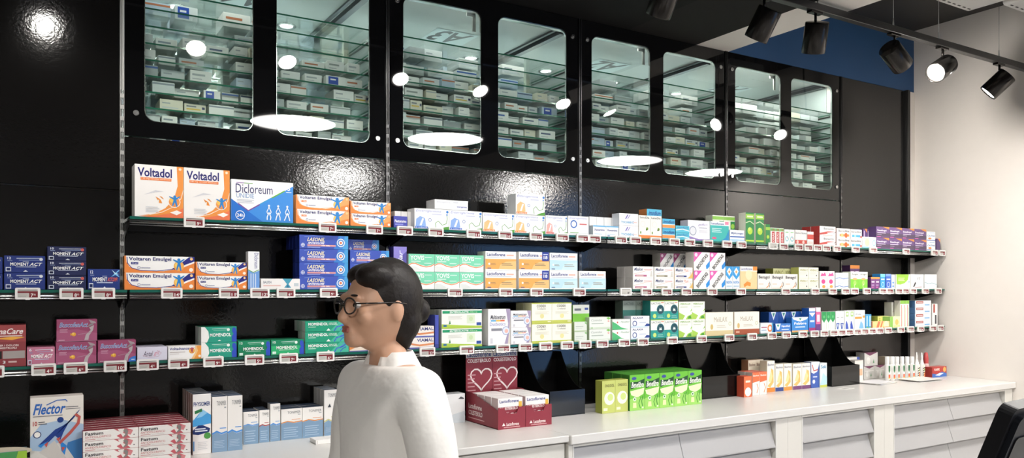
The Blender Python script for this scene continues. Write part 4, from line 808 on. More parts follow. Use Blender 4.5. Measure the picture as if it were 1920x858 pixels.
def D_duo(tall=False):
    v = .12 if tall else 0
    return ('#f3f2f5', '#e3e2e6', '#efeef2', [('p', '#a79ab8', [(.72, 0), (1, 0), (1, 1), (.80, 1), (.90, .6), (.86, .3)]), ('p', '#d8d0c4', [(.88, 0), (1, 0), (1, .8), (.95, .4)]), ('t', '#43454f', 'Multicentrum', .10, .72, .78, .84, 'bi'), ('r', '#e06a4a', .55, .66, .74, .70), ('r', '#ecc04a', .35, .66, .55, .70), ('r', '#58aede', .12, .66, .35, .70), ('t', '#7f8ac0', 'Duobiotico', .08, .54, .78, .635), ('e', '#dfe6f4', .80, .40, .16), ('o', '#8f9ac8', .80, .40, .17, .14), ('e', '#eab8ac', .82, .39, .08), ('r', '#8a8a94', .14, .40, .62, .47), ('r', '#d3d3da', .10, .06, .2, .2)])
S(3, 'tall white vitamin carton with rainbow bar', 915, 957, 579, D_duo(True), dep=.06)
S(3, 'short white vitamin carton with rainbow bar', 958, 996, 582, D_duo(), tiers=2, dep=.055)
S(3, 'cream square carton with lime foot', 997, 1072, 567, ('#f3f1e4', '#dcdcae', '#c9cf6a', [('r', '#c3cb5e', 0, 0, 1, .13), ('r', '#c3cb5e', 0, .95, 1, 1), ('t', '#4a4a48', 'CODEX', .24, .78, .70, .90, 'b'), ('t', '#6a6a66', '5 miliardi', .28, .66, .68, .75), *lines('#d5d2c0', .16, .84, .44, .60, 3), ('e', '#e6dfa0', .5, .34, .1), ('r', '#e9e6c4', .78, .04, .95, .09)]), tiers=2, cols=2, dep=.065, back=1, cq=['rainbow carton side', 'green carton side'])
S(3, 'tall bright green carton with grey top', 1074, 1105, 571, ('#7cc043', '#5a9a35', '#cfd3cc', [('r', '#dfe3dc', 0, .76, 1, 1), ('r', '#6a7078', .1, .84, .5, .90), ('r', '#3f56a0', .72, .86, .94, .92), ('p', '#a4dc6a', [(.3, .1), (.8, .6), (1, .5), (1, .2)]), ('l', '#e3f4c8', [(.5, .2), (.7, .5)], .02)]), tag_=False, setback=.03, dep=.06)
S(3, 'small grey green carton stacked before the green one', 1077, 1101, 603, ('#dfe5de', '#a9c48c', '#cfd6cc', [('r', '#b5c9a6', 0, 0, 1, .14), ('p', '#7fc26a', [(.78, .9), (.95, .98), (.98, .7)]), ('r', '#b9c4bc', .1, .5, .7, .58), ('r', '#cdd5cd', .1, .3, .6, .36)]), tiers=2, dep=.028)
S(3, 'grey white carton with green leaf squares', 1105, 1145, 594, ('#e6ebe6', '#bccbb4', '#d5dcd3', [('r', '#cfdcca', 0, 0, 1, .16), ('p', '#7fc25c', [(.80, .9), (.9, 1), (1, .88), (.9, .76)]), ('p', '#e8a8a0', [(.84, .66), (.9, .72), (.96, .64), (.9, .56)]), ('t', '#9aa69c', 'Casenlax', .08, .66, .6, .84, 'i'), ('r', '#b4c0b6', .1, .42, .66, .5), ('e', '#8fb87a', .12, .1, .03)]), tiers=2, dep=.06)
S(3, 'white carton with green swoosh', 1148, 1182, 598, ('#f2f4f0', '#cfe0cc', '#e6ebe4', [('p', '#52b878', [(0, .0), (.9, 0), (.5, .2), (.2, .6), (0, .8)]), ('t', '#6a9a7c', 'Paxabel', .46, .66, .95, .84, 'i'), ('e', '#d06a5a', .28, .7, .04)]), tiers=2)
S(3, 'white carton with blue cross ring', 1183, 1218, 592, ('#f2f4f8', '#d0d6e4', '#e3e7ee', [('t', '#2f3f7a', 'ALAXA', .08, .76, .66, .92, 'b'), ('o', '#2f4a94', .2, .36, .12, .3), ('r', '#d5e6f4', .0, 0, .9, .14), ('p', '#2f4a94', [(.72, .1), (1, .1), (1, .3), (.84, .34)]), ('r', '#b9c6dc', .45, .4, .8, .46)]), tiers=2)
S(3, 'shaded teal carton behind the white cross cartons', 1168, 1217, 563, ('#3f7a70', '#6a7a70', '#4a6a62', [('r', '#9aa69c', 0, .5, 1, 1), ('t', '#4a5a54', 'LACTASI', .1, .78, .8, .9)]), tag_=False, cols=2, tiers=2, setback=.07, dep=.06)  # dulled copy of the front teal cartons, rear row shade painted in
S(3, 'white and teal carton with arched emblem', 1220, 1272, 563, ('#f0f2ee', '#1f7a74', '#b5d04a', [('r', '#259a92', 0, 0, 1, .44), ('r', '#9ccb3f', 0, .96, 1, 1), ('t', '#8a9490', 'LACTASI', .06, .80, .7, .90, 'b'), ('r', '#e0a08a', .74, .86, .94, .92), ('e', '#1c4a56', .70, .52, .27), ('o', '#4a8f96', .70, .52, .27, .1), ('p', '#dfece8', [(.60, .44), (.80, .44), (.75, .6), (.70, .52), (.65, .6)]), ('e', '#c9e07a', .28, .18, .12), *lines('#a9dcd4', .5, .92, .08, .24, 2)]), tiers=2, cols=2, dep=.06, cq=['blue cross side', 'lime side'])
S(3, 'white and lime carton with big letter mark', 1273, 1322, 565, ('#f1f3ec', '#cfe0b0', '#dfe6cf', [('p', '#a9d05a', [(0, 0), (1, 0), (1, .3), (.6, .16), (0, .4)]), ('p', '#f5f7f0', [(.3, .0), (.52, .0), (.98, .62), (.98, .85)]), ('p', '#8cc63f', [(.98, .62), (.98, .5), (.84, .42)]), ('t', '#7aa648', 'VEROLAX', .08, .82, .88, .92, 'b'), ('r', '#c9d4bc', .1, .68, .66, .72), ('p', '#4f9a3a', [(.66, .04), (.95, .04), (.9, .2), (.74, .18)])]), tiers=2, cols=2, dep=.06, cq=['teal side', 'cream carton side'])
S(3, 'wide cream carton with beige foot', 1323, 1375, 585, ('#f3efe4', '#ddd6c4', '#ece6d8', [('r', '#d9c89a', 0, 0, 1, .22), ('t', '#a89f8c', 'MeliLAX', .30, .58, .78, .80), ('e', '#d8bf7a', .22, .38, .05, .12), ('o', '#b9bd8a', .88, .5, .05, .25), *lines('#cbc4b4', .4, .74, .34, .48, 2)]), dep=.07)
S(3, 'wide cream carton with brown foot', 1377, 1424, 584, ('#f3eee4', '#d9cdbd', '#ece6d8', [('r', '#a4553a', 0, 0, 1, .24), ('t', '#a89f8c', 'MeliLAX', .24, .60, .74, .80), ('e', '#d8b87a', .16, .40, .05, .12), ('o', '#b9bd8a', .88, .5, .05, .25), ('r', '#d8a890', .06, .08, .2, .16), *lines('#cbc4b4', .36, .74, .36, .5, 2)]), dep=.07)
S(3, 'white carton with orange sun ring', 1426, 1450, 605, ('#e4ecf2', '#bfccd6', '#d3dce4', [('o', '#ee8a4a', .74, .5, .2, .45), ('r', '#b0536a', .06, .55, .5, .64), ('r', '#7f9fc0', .06, .3, .46, .36), ('r', '#4a9ac4', .88, 0, 1, 1)]), dep=.05)
S(3, 'low bright blue cold remedy carton', 1454, 1483, 606, ('#3f7fd2', '#2a5fb0', '#3470c0', [('p', '#e9f2f8', [(0, 1), (.34, 1), (.24, .35), (.1, .35)]), ('p', '#2f9a8a', [(.08, .9), (.26, .9), (.17, .6)]), ('t', '#fff', 'VapoRub', .40, .56, .94, .82, 'bi'), ('r', '#e9b060', 0, 0, 1, .14), ('r', '#cfe2f6', .4, .3, .86, .4)]), dep=.04)
S(3, 'dark blue cold remedy carton in the row behind', 1442, 1516, 584, ('#1f4f9c', '#183c78', '#2a5aa8', [('r', '#dfe8f2', .15, .30, .85, .42), ('p', '#e8f0f6', [(.2, 1), (.7, 1), (.45, .6)]), ('p', '#2f8a7a', [(.32, .95), (.58, .95), (.45, .75)])]), tag_=False, cols=4, setback=.05, dep=.06)
S(3, 'wide blue flu carton with white shield', 1485, 1516, 594, ('#3a8ad8', '#2a66ae', '#3a7ac4', [('p', '#eef4f8', [(0, 1), (1, 1), (.9, .84), (.5, .70), (.1, .84)]), ('p', '#2f9a7a', [(.42, .92), (.58, .92), (.5, .78)]), ('t', '#fff', 'Febbre', .14, .50, .88, .66, 'b'), ('r', '#e9b878', 0, .0, 1, .12), ('r', '#cfe2f6', .2, .3, .8, .38)]), dep=.04)
S(3, 'narrow blue flu carton with magenta foot', 1517, 1529, 577, ('#3f7fd2', '#2a5fb0', '#dfe4ea', [('r', '#e6ecf2', 0, .86, 1, 1), ('p', '#eef4f8', [(0, .8), (1, .8), (.5, .62)]), ('r', '#a83a7a', 0, 0, 1, .16), ('r', '#d9e6f4', .15, .4, .85, .48)]), dep=.05)
S(3, 'narrow pink carton with violet foot', 1530, 1539, 576, ('#e06aa0', '#c04a84', '#e9e4ea', [('r', '#e9e6ee', 0, .82, 1, 1), ('r', '#6a3a86', 0, 0, 1, .3), ('r', '#f6dce8', .2, .4, .8, .7)]), dep=.05)
S(3, 'narrow green and white flame shaped carton', 1541, 1566, 584, ('#eef2ec', '#cfd8cf', '#dfe6de', [('p', '#2f9a58', [(0, 1), (1, 1), (1, .62), (.5, .42), (0, .62)]), ('e', '#5fbf7a', .5, .74, .22), ('l', '#cfd8d2', [(.5, .1), (.5, .4)], .04)]), cols=3, dep=.05)
S(3, 'white carton with navy chevrons', 1567, 1583, 583, ('#eceff0', '#d6d9dc', '#dfe2e4', [('p', '#3f5fb0', [(.1, .38), (.9, .38), (.6, .06), (.3, .06)]), ('p', '#ecf0f2', [(.35, .32), (.65, .32), (.5, .14)]), ('r', '#9aa3a8', .2, .66, .8, .7)]), cols=2, dep=.05)
S(3, 'white carton with green window and blue plume', 1584, 1601, 582, ('#eef1f0', '#d3d8d6', '#dfe3e2', [('p', '#3a55b4', [(.2, .0), (.9, .0), (.7, .3), (.4, .5), (.2, .3)]), ('r', '#8cc152', .3, .7, .85, .95), ('r', '#e9f4dc', .4, .76, .75, .9)]), cols=2, dep=.05)
S(3, 'white carton with orange label and blue droplet', 1602, 1622, 581, ('#eef1f4', '#d3d8de', '#dfe3e8', [('r', '#ee9a4a', .05, .55, .7, .66), ('t', '#5a6068', 'Artelac', .1, .74, .66, .86), ('p', '#7fb4e0', [(.4, 0), (.9, 0), (.8, .3), (.6, .45)]), ('r', '#ee9a4a', .78, .6, 1, .72)]), dep=.05)
S(3, 'thin light blue carton', 1623, 1634, 589, ('#4aa0d4', '#2f7fb4', '#9acbe6', [('r', '#e3f2fa', .4, .2, .7, .9), ('r', '#8cc152', .4, .05, .9, .15)]), cols=2, dep=.05)
S(3, 'low orange carton with striped flank', 1636, 1668, 602, ('#f4cf90', '#e58a5a', '#ecc080', [('p', '#e0764f', [(.2, 0), (.34, 0), (.46, 1), (.32, 1)]), ('p', '#e0764f', [(.42, 0), (.5, 0), (.62, 1), (.54, 1)]), ('e', '#f9e7bc', .8, .5, .14), ('r', '#c9803c', .6, .1, .95, .25)]), dep=.05)
S(3, 'yellow and green carton behind the striped one', 1646, 1668, 592, ('#dfe08a', '#a9b84a', '#e6e6a8', [('e', '#8cb84a', .5, .6, .22), ('e', '#8a5a2c', .5, .8, .1)]), tag_=False, cols=3, setback=.05, dep=.05)
S(3, 'pale green herbal carton', 1669, 1690, 593, ('#e6eab8', '#8cc26a', '#cfe0a0', [('r', '#8cc25c', 0, 0, .25, 1), ('e', '#f0c070', .6, .5, .16), ('r', '#c9d88a', .3, .1, .9, .22)]), dep=.05)
S(3, 'tall white carton with brown teardrop', 1672, 1687, 566, ('#efece8', '#d8d4ce', '#e6e2dc', [('e', '#a8452c', .72, .22, .2, .12), ('r', '#e3d6c8', .1, .6, .8, .64)]), tag_=False, setback=.05, dep=.05)
S(3, 'tall slim carton striped red green and white', 1688, 1705, 563, ('#f2efe9', '#dcd8d0', '#8cc152', [('r', '#8cc152', 0, .88, 1, 1), ('r', '#d0584a', .35, .04, .5, .84), ('r', '#8cc152', .7, .04, .8, .74)]), cols=3, dep=.04)
S(3, 'white toothpaste carton with brown red corner', 1716, 1746, 563, ('#eff1f4', '#4a6f9a', '#dfe3e8', [('r', '#a4443c', .06, .55, .5, .92), ('r', '#f4e6e2', .1, .68, .46, .78), ('r', '#7fb4e0', .58, .22, .9, .42), ('r', '#cfd6de', .06, .16, .5, .24)]), tiers=4, dep=.05, back=1)
S(3, 'slim white carton with red and black bands', 1748, 1758, 569, ('#eeecea', '#c9c4c0', '#dcdad6', [('r', '#a8443c', .2, .6, .5, .98), ('r', '#3a3a40', .5, .1, .8, .5)]), dep=.05)

# ================================================================== electronic price tags along the shelf edges
TAGB = mat('tag_white_plastic', '#f1efec', rough=.35); TSCR = '#c9c6c0'; TRED = '#7d2f36'
def tag_body():
    bm = bmesh.new(); prism_y(bm, rrect(-.0335, .0335, -.018, .018, .004, 3), -.0045, .0045)
    bm_box(bm, -.006, .006, -.0045, .0045, -.0195, -.018)
    bmesh.ops.recalc_face_normals(bm, faces=bm.faces[:]); me = bpy.data.meshes.new('price_tag'); bm.to_mesh(me); bm.free(); me.materials.append(TAGB); return me
TB = tag_body(); TS = {}
def tag_screen(num, red=True):
    k = (num, red)
    if k in TS: return TS[k]
    R_ = TRED if red else '#55565a'
    pr = [('r', TSCR, .10, .16, .90, .86), ('r', '#4a4a4c', .12, .78, .86, .82)] + ([('r', R_, .10, .55, .90, .70), ('r', R_, .56, .16, .90, .56)] if red else []) + [('r', '#9a9792', .13, .36, .48, .39), ('r', '#9a9792', .13, .24, .44, .27)]
    w_ = .10*len(num); pr += [('t', '#f4f1ee' if red else '#222', num, .62, .20, .62+w_, .50, 'b'), ('t', '#f4f1ee' if red else '#222', '90', .63+w_, .32, .71+w_, .48)]
    me = print_mesh('screen', .067, .036, -.0045, pr, lambda h: mat('eink_'+h[1:], h, rough=.5, spec=.2)); TS[k] = me; return me
TAGS = {1: (364, 614, 702, 759, 817, 888, 947, 1005, 1054, 1092, 1113, 1164, 1191, 1229, 1264, 1293, 1327, 1363, 1390, 1449, 1469, 1497, 1515, 1532, 1549, 1569, 1604, 1637, 1699, 1752, 1766),
        2: (52, 134, 194, 322, 429, 487, 536, 616, 853, 948, 1006, 1086, 1173, 1212, 1250, 1287, 1335, 1389, 1473, 1528, 1561, 1585, 1602, 1625, 1655, 1668, 1685, 1697, 1712, 1735, 1759),
        3: (-16, 82, 142, 216, 277, 335, 400, 477, 541, 610, 706, 801, 875, 943, 985, 1023, 1063, 1097, 1129, 1170, 1205, 1260, 1315, 1367, 1410, 1447, 1474, 1505, 1527, 1545, 1563, 1578, 1592, 1607, 1621, 1635, 1649, 1665, 1689, 1707, 1726, 1749, 1763)}
NUMS = {1: '9 7 7 8 9 11 16 13 8 9'.split(), 2: '7 8 8 14 11 12 6 9 18 16 13 9 8 9 7 8'.split(), 3: '3 4 6 10 4 4 9 5 7 6 12 22 18 21 17 16 9 8'.split()}
for s in TAGS:
    used = []
    for i, px in enumerate(TAGS[s]):
        yt = YF-.0051
        x = X_at(px, yt)
        cand = [e for e in ENTRIES if e[0] == s]
        e = min(cand, key=lambda e: max(e[1]-px, px-e[2], 0)*1000+abs((e[1]+e[2])/2-px))
        if used and x-used[-1] < .0355: x = used[-1]+.0355*1.0 if x-used[-1] < .034 else x
        o = bpy.data.objects.new('price_tag', TB); COL.objects.link(o); 
        sc = 1.0
        # neighbouring tags that would touch sit closer together on the narrow clips
        if used and x-used[-1] < .0685: x = used[-1]+.0685
        x = min(x, XR-.036)
        used.append(x)
        o.location = (x, yt, SZ[s]-.0115)
        lab = 'white electronic price tag under the '+e[3]
        lab = ' '.join(lab.split()[:16])
        tag(o, lab, 'price tag', 'electronic price tags on the shelf edges')
        me = tag_screen(NUMS[s][i % len(NUMS[s])], not (s == 2 and i == 12) and not (s == 1 and i == 19))
        k = bpy.data.objects.new('screen', me); COL.objects.link(k); k.parent = o; k.location = (0, 0, -.018)
# ================================================================== worktops and cabinets under the shelves
ZR = .937; ZL = .937; XSTEP = X_at(1071, -.642)
tag(box('worktop', XSTEP+.001, XR-.002, -.642, -.006, ZR-.036, ZR, COUNTER, bev=.003), 'white laminate worktop over the louvred drawer units', 'worktop')
tag(box('worktop', -2.2, XSTEP-.001, -.632, -.006, ZL-.026, ZL, COUNTER, bev=.003), 'thinner white worktop carrying the nasal spray cartons', 'worktop')
yb0 = -.60
for k, (a, b) in enumerate(((-2.2, -.97), (-.965, .265), (.27, XSTEP-.004))):
    r = empty('base_cabinet', ((a+b)/2, -.3, 0), 0, 'plain white base cabinet '+('beyond the windowless bay', 'below the windowless bay', 'below the nasal spray cartons')[k], 'cabinet', 'plain white base cabinets')
    hw = (b-a)/2
    box('carcass', -hw, hw, -.29, .27, .08, ZL-.0265, CABWHITE, r); box('plinth', -hw, hw, -.25, .27, 0, .08, BLACK_MATT, r)
    for s_ in (0, 1): box('door', -hw+.002+s_*hw, s_*hw-.002, -.308, -.2905, .085, ZL-.034, CABWHITE, r, bev=.0015)
YD = -.622
def px2(px): return X_at(px, YD)
def drawer_unit(a, b, stl, str_, cols, label):
    """a..b outer edges, stile widths, drawer columns with louvre-like sloping fronts"""
    r = empty('drawer_cabinet', ((a+b)/2, -.3, 0), 0, label, 'cabinet', 'white cabinets of sloping drawers')
    hw = (b-a)/2; zt = ZR-.0365; f0 = YD+.3
    bm = bmesh.new()
    bm_box(bm, -hw, -hw+stl, f0, .27, .08, zt); bm_box(bm, hw-str_, hw, f0, .27, .08, zt)
    bm_box(bm, -hw+stl, hw-str_, f0, .27, zt-.013, zt); bm_box(bm, -hw+stl, hw-str_, f0, .27, .08, .10); bm_box(bm, -hw+stl, hw-str_, .25, .27, .10, zt-.013)
    done('carcass', bm, [CABWHITE], r)
    for x in (-hw+stl, hw-str_): box('edge_trim', x-.0030, x+.0030, f0-.0015, f0, .08, zt, COUNTER, r)
    box('plinth', -hw, hw, -.26, .27, 0, .08, BLACK_MATT, r)
    x0, x1 = -hw+stl+.004, hw-str_-.004; wd = (x1-x0)/cols; pitch = .1255; z = zt-.016
    while z-pitch > .09:
        for c in range(cols):
            xa, xb = x0+wd*c+.0015, x0+wd*(c+1)-.0015
            bm = bmesh.new()
            prism_x(bm, [(f0+.046, z), (f0+.034, z), (f0+.020, z-.05), (f0-.002, z-pitch+.010), (f0+.004, z-pitch+.008), (f0+.030, z-.05)], xa, xb)
            d = done('drawer_front', bm, [DRAWER], r)
            box('drawer_box', xa+.006, xb-.006, f0+.05, .22, z-pitch+.02, z-.02, BLACK_MATT, d)  # box coloured black to paint shadow behind the drawer gaps
            box('lip', xa, xb, f0-.003, f0+.012, z-pitch+.006, z-pitch+.0095, DRAWER, d)
        z -= pitch
drawer_unit(XSTEP+.002, px2(1477), .022, px2(1477)-px2(1455), 2, 'double drawer cabinet beside the plain base cabinets')
drawer_unit(px2(1477)+.001, px2(1658), px2(1504)-px2(1477), px2(1658)-px2(1639), 1, 'single column drawer cabinet between the two double ones')
drawer_unit(px2(1658)+.001, XR-.004, px2(1676)-px2(1658), XR-.004-px2(1884), 2, 'double drawer cabinet against the side wall')

# ================================================================== cartons on the worktop
def K(look, x0, x1, ytop, design, yf=None, base=None, z=None, **k):
    z = z if z is not None else (ZL if (x0+x1)/2 < 1040 else ZR)
    if yf is None: yf = on_z(*base, z).y
    k.setdefault('dep', .055); k.setdefault('name', 'remedy_carton')
    return carton_run(look, 'medicine box', z, yf, x0, x1, ytop, design, **k)
K('large white and blue carton with running figure', 56, 157, 743, ('#e9e3dc', '#d5cfc8', '#dfd9d2', [
    ('p', '#a9c2de', [(0, .0), (1, .0), (1, .62), (.6, .7), (.2, .66), (0, .5)]), ('p', '#3f7fc0', [(.55, 0), (1, 0), (1, .45), (.7, .4)]), ('p', '#dcd8d4', [(.0, .34), (.3, .30), (.58, .44), (1, 0), (0, 0)]), ('p', '#cfcac6', [(.16, .30), (.45, .44), (.78, .08), (.5, .14)]),
    ('t', '#2c66b8', 'Flector', .05, .78, .66, .92, 'bi'), ('l', '#2c66b8', [(.3, .90), (.5, .955), (.66, .955), (.69, .93)], .012), ('r', '#6a6a70', .66, .855, .9, .865), ('r', '#6a6a70', .66, .83, .94, .838), ('r', '#7a7a80', .05, .755, .6, .765),
    ('t', '#b03a34', '10', .05, .64, .13, .70, 'b'), ('r', '#55555c', .15, .68, .27, .69), ('r', '#55555c', .15, .655, .31, .665), ('o', '#1c2c66', .13, .53, .075, .2), ('e', '#f3f0ec', .13, .53, .058),
    ('e', '#1f3f86', .56, .70, .062), ('p', '#1f3d8a', [(.16, .40), (.46, .58), (.60, .62), (.80, .70), (.94, .82), (.90, .80), (.72, .66), (.62, .54), (.56, .44), (.46, .50), (.30, .40)]), ('p', '#2f86d6', [(.14, .39), (.30, .43), (.36, .46), (.2, .36)]), ('p', '#2f86d6', [(.55, .44), (.68, .36), (.64, .24), (.58, .30)]),
    ('l', '#c05a54', [(.54, .40), (.74, .52), (.90, .64), (.92, .72), (.84, .76)], .035), ('p', '#c8574e', [(.26, .40), (.34, .43), (.30, .36)]), ('p', '#c8574e', [(.48, .46), (.56, .48), (.53, .42)]), ('p', '#c8574e', [(.58, .35), (.65, .34), (.60, .29)]),
    ('p', '#2f7fd0', [(.02, .02), (.36, .11), (.2, .11), (0, .05)]), ('p', '#15204a', [(.10, .0), (.5, .12), (.62, .12), (.26, 0)]), ('p', '#a03c3c', [(.32, 0), (.64, .11), (.72, .10), (.46, 0)])]), yf=-.335, dep=.06)
X = K('green and blue carton with cream oval crest', -62, 51, 849, ('#4f9a5a', '#3a7a6a', '#3f86a0', [('p', '#3f8fc0', [(0, 0), (.5, 0), (.35, 1), (0, 1)]), ('p', '#9cc640', [(.7, 0), (1, 0), (1, 1), (.85, 1)]), ('o', '#dff0d8', .62, .5, .1, .2)]), yf=-.375, dep=.07)
o = [q for q in bpy.data.objects if q.get('label', '').startswith('green and blue carton with cream')][0]
bm = bmesh.new(); A = []
n = 28; hgt = X[2]
pts = [(.085*math.cos(2*math.pi*i/n), .012+.014*math.sin(2*math.pi*i/n)) for i in range(n)]
prism_y(bm, pts, -.030, -.026); bmesh.ops.translate(bm, verts=bm.verts[:], vec=(0, 0, hgt-.012)); done('oval_crest', bm, [card('#cfc3ae')], o)
K('striped red and white gel carton with torn figure', 155, 358, 800, D_fast(), yf=-.365, tiers=4, cols=2, dep=.042, back=5, uptiers=None, jitter=.002, cq=['figure side', 'mountain side'])
K('tall nasal spray carton with blue mountain', 361, 396, 738, ('#efeeec', '#b8a49a', '#3a3f4c', [('p', '#4aa0dc', [(0, .56), (.3, .66), (.55, .74), (1, .64), (1, .50), (0, .46)]), ('p', '#8fc8ec', [(.2, .60), (.55, .74), (.8, .68), (.5, .62)]), ('t', '#2f4480', 'PHYSIOMER', .05, .80, .95, .87, 'b'), ('p', '#2f7a4a', [(.1, .72), (.5, .76), (.52, .71), (.12, .67)]), ('p', '#22346e', [(0, .40), (.3, .48), (.55, .48), (.95, .42), (.9, .36), (.3, .32), (0, .34)]), ('r', '#dfe6f2', .12, .41, .7, .43), ('r', '#dfe6f2', .12, .375, .8, .395), ('e', '#4f9a4a', .80, .30, .19), ('r', '#3f8fd0', .03, .06, .09, .22), *lines('#cfd2d4', .28, .8, .08, .22, 5)]), yf=-.255, dep=.040, back=4)
K('tall white and grey blue spray carton with blue wave', 397.5, 455, 742, D_wave('#4a8fd6', hi=.36), yf=-.25, cols=2, dep=.042, back=3, cq=['mountain side', 'short ones side'])
K('short grey blue spray carton with blue wave', 456, 485, 771, D_wave('#4a8fd6', hi=.60), yf=-.165, dep=.045, back=1)
K('short grey blue spray carton with red wave', 486, 505.5, 768, D_wave('#a8383c', hi=.54), yf=-.16, dep=.045, back=1)
K('slim taller grey blue spray carton with blue wave', 506.5, 526, 756, D_wave('#4a8fd6', hi=.46), yf=-.158, dep=.04)
K('square grey blue spray carton with orange wave', 527, 606, 764, D_wave('#e0893a', hi=.58), yf=-.155, cols=2, dep=.055, back=1, cq=['slim carton side', 'sail mark side'])
K('tall white spray carton with little sail mark', 607.5, 634, 730, (lambda d: (d[0], d[1], d[2], d[3]+[('p', '#3a3f48', [(.25, .62), (.5, .62), (.4, .70)])]))(D_wave('#c9c48a', hi=.34)), yf=-.155, dep=.042, back=2)
K('tall pale plain spray carton behind the walking person', 636, 676, 735, ('#f0eeeb', '#d9d6d2', '#e3e1de', [('t', '#9a9da2', 'TONIMER', .28, .86, .8, .92), ('r', '#dcd9d5', .1, .1, .8, .4)]), yf=-.15, dep=.06, back=1)
K('low white carton lying on the worktop', 592, 655, 822, ('#f3f1ee', '#dedbd7', '#f5f3f0', [('r', '#d6d3cf', .03, .1, .06, .9)]), yf=-.30, dep=.07)
K('pale grey carton between the person and the red trays', 833, 872, 738, ('#eceef0', '#d8dadd', '#e4e6e8', [('p', '#d3dbe2', [(.0, 0), (1, 0), (1, .4), (.4, .3)]), ('p', '#55585f', [(.66, .82), (.8, .9), (.95, .84), (.95, .8)])]), yf=-.16, dep=.06)
# red display trays with header boards and cartons
RED = card('#8e3440'); REDD = card('#7c2c37')
pA = on_z(933, 805, ZL); pB = on_z(1034, 795, ZL); yfr = (pA.y+pB.y)/2; pA = Vector((X_at(933, yfr), yfr, ZL)); pB = Vector((X_at(1034, yfr), yfr, ZL))
wt = (pB.x-pA.x)/2; dp = min(.27, -.03-yfr)
def heart(c, u, v, s, a, th=.03):
    pts = []
    for i in range(25):
        t = 2*math.pi*i/24-math.pi
        pts.append((u+s/a*(16*math.sin(t)**3)/17, v+s*(13*math.cos(t)-5*math.cos(2*t)-2*math.cos(3*t)-math.cos(4*t))/17))
    return [('l', c, pts, th), ('l', c, [(p[0]+.012, p[1]+.008) for p in pts[::1]], th*.5)]
for k in range(2):
    r = empty('display_tray', (pA.x+wt*(k+.5), yfr+dp/2, ZL), 0, ('dark red display tray with lettered flank beside the pale grey carton', 'dark red display tray next to the black open bin')[k], 'display tray', 'dark red display trays')
    hw = wt/2-.001; hd = dp/2; t = .003
    box('tray_floor', -hw, hw, -hd, hd, 0, t, RED, r)
    for s_ in (-1, 1):
        bm = bmesh.new(); prism_x(bm, [(-hd, 0), (hd, 0), (hd, .125), (hd-.05, .125), (-hd, .075)], s_*hw-(t if s_ > 0 else 0), s_*hw+(t if s_ < 0 else 0))
        sd = done('tray_side', bm, [RED], r)
    bm = bmesh.new(); prism_y(bm, [(-hw, 0), (hw, 0), (hw, .085), (hw*.55, .085), (hw*.35, .060), (-hw*.35, .060), (-hw*.55, .085), (-hw, .085)], -hd-t, -hd)
    fr_ = done('tray_front', bm, [RED], r)
    link('front_print', print_mesh('front_print', 2*hw, .085, -hd-t, [('t', '#f2e2e0', 'Lactoflorene', .30, .14, .76, .30, 'b'), ('r', '#d8a8a8', .2, .06, .8, .10), ('p', '#f0e6e4', [(.14, .16), (.26, .16), (.2, .30)])]), (), fr_)
    if k == 0:   # lettering on the outer flank
        me = print_mesh('flank_print', dp, .12, 0, [('t', '#f2e2e0', 'Lactoflorene', .10, .48, .52, .66, 'b'), ('t', '#f2e2e0', 'COLESTEROLO', .10, .26, .54, .42, 'b'), ('r', '#d8a8a8', .1, .14, .6, .17)])
        q = link('flank_print', me, (), r); q.location = (-hw, 0, 0); q.rotation_euler = (0, 0, -math.pi/2)
    # leaning header board at the tray's back
    zt = z_at(885, 658, yfr+dp-.01)-ZL
    bm = bmesh.new(); prism_x(bm, [(hd-.004, .0), (hd, .0), (hd, zt), (hd-.004, zt)], -hw, hw)
    hb = done('header_board', bm, [RED], r)
    link('header_print', print_mesh('header_print', 2*hw, zt, hd-.004, [('r', '#efe9e6', 0, .90, 1, 1), ('t', '#2f3f86', 'Lactoflorene', .04, .91, .96, .985, 'b'), ('t', '#f4e8e6', 'COLESTEROLO', .05, .83, .95, .885, 'b'), *heart('#f1e4e2', .58, .60, .19, 2*hw/zt, .02), *lines('#cfa0a4', .06, .36, .42, .70, 5, .25), ('r', '#cfa0a4', .5, .36, .9, .37)]), (), hb)
    # cartons in the tray
    n = 4; dd = .052; W_ = wt-.014; Hc = z_at(960, 745, yfr+.005)-ZL-.004
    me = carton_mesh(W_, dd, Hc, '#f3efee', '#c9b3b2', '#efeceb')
    pm = print_mesh('printed_front', W_, Hc, -dd/2, [('r', '#8e3440', 0, 0, 1, .70), ('t', '#2f3f86', 'Lactoflorene', .06, .84, .84, .95, 'b'), ('t', '#f4e8e6', 'COLESTEROLO', .05, .60, .80, .69, 'b'), ('r', '#e6b84a', .84, .60, .97, .86), *heart('#f1e4e2', .66, .34, .20, W_/Hc, .03), *lines('#cfa0a4', .08, .44, .40, .56, 3)])
    for j in range(n):
        o = bpy.data.objects.new('remedy_carton', me); COL.objects.link(o)
        o.location = (pA.x+wt*(k+.5), yfr+.008+dd/2+j*(dd+.004), ZL+.0035)
        if o.location.y+dd/2 > yfr+dp-.008: bpy.data.objects.remove(o); continue
        tag(o, ('white topped red heart carton in the tray with the lettered flank', 'white topped red heart carton in the tray next to the black bin')[k]+('' if j == 0 else ', rear row'), 'medicine box', 'red heart cartons in the display trays')
        q = bpy.data.objects.new('printed_front', pm); COL.objects.link(q); q.parent = o
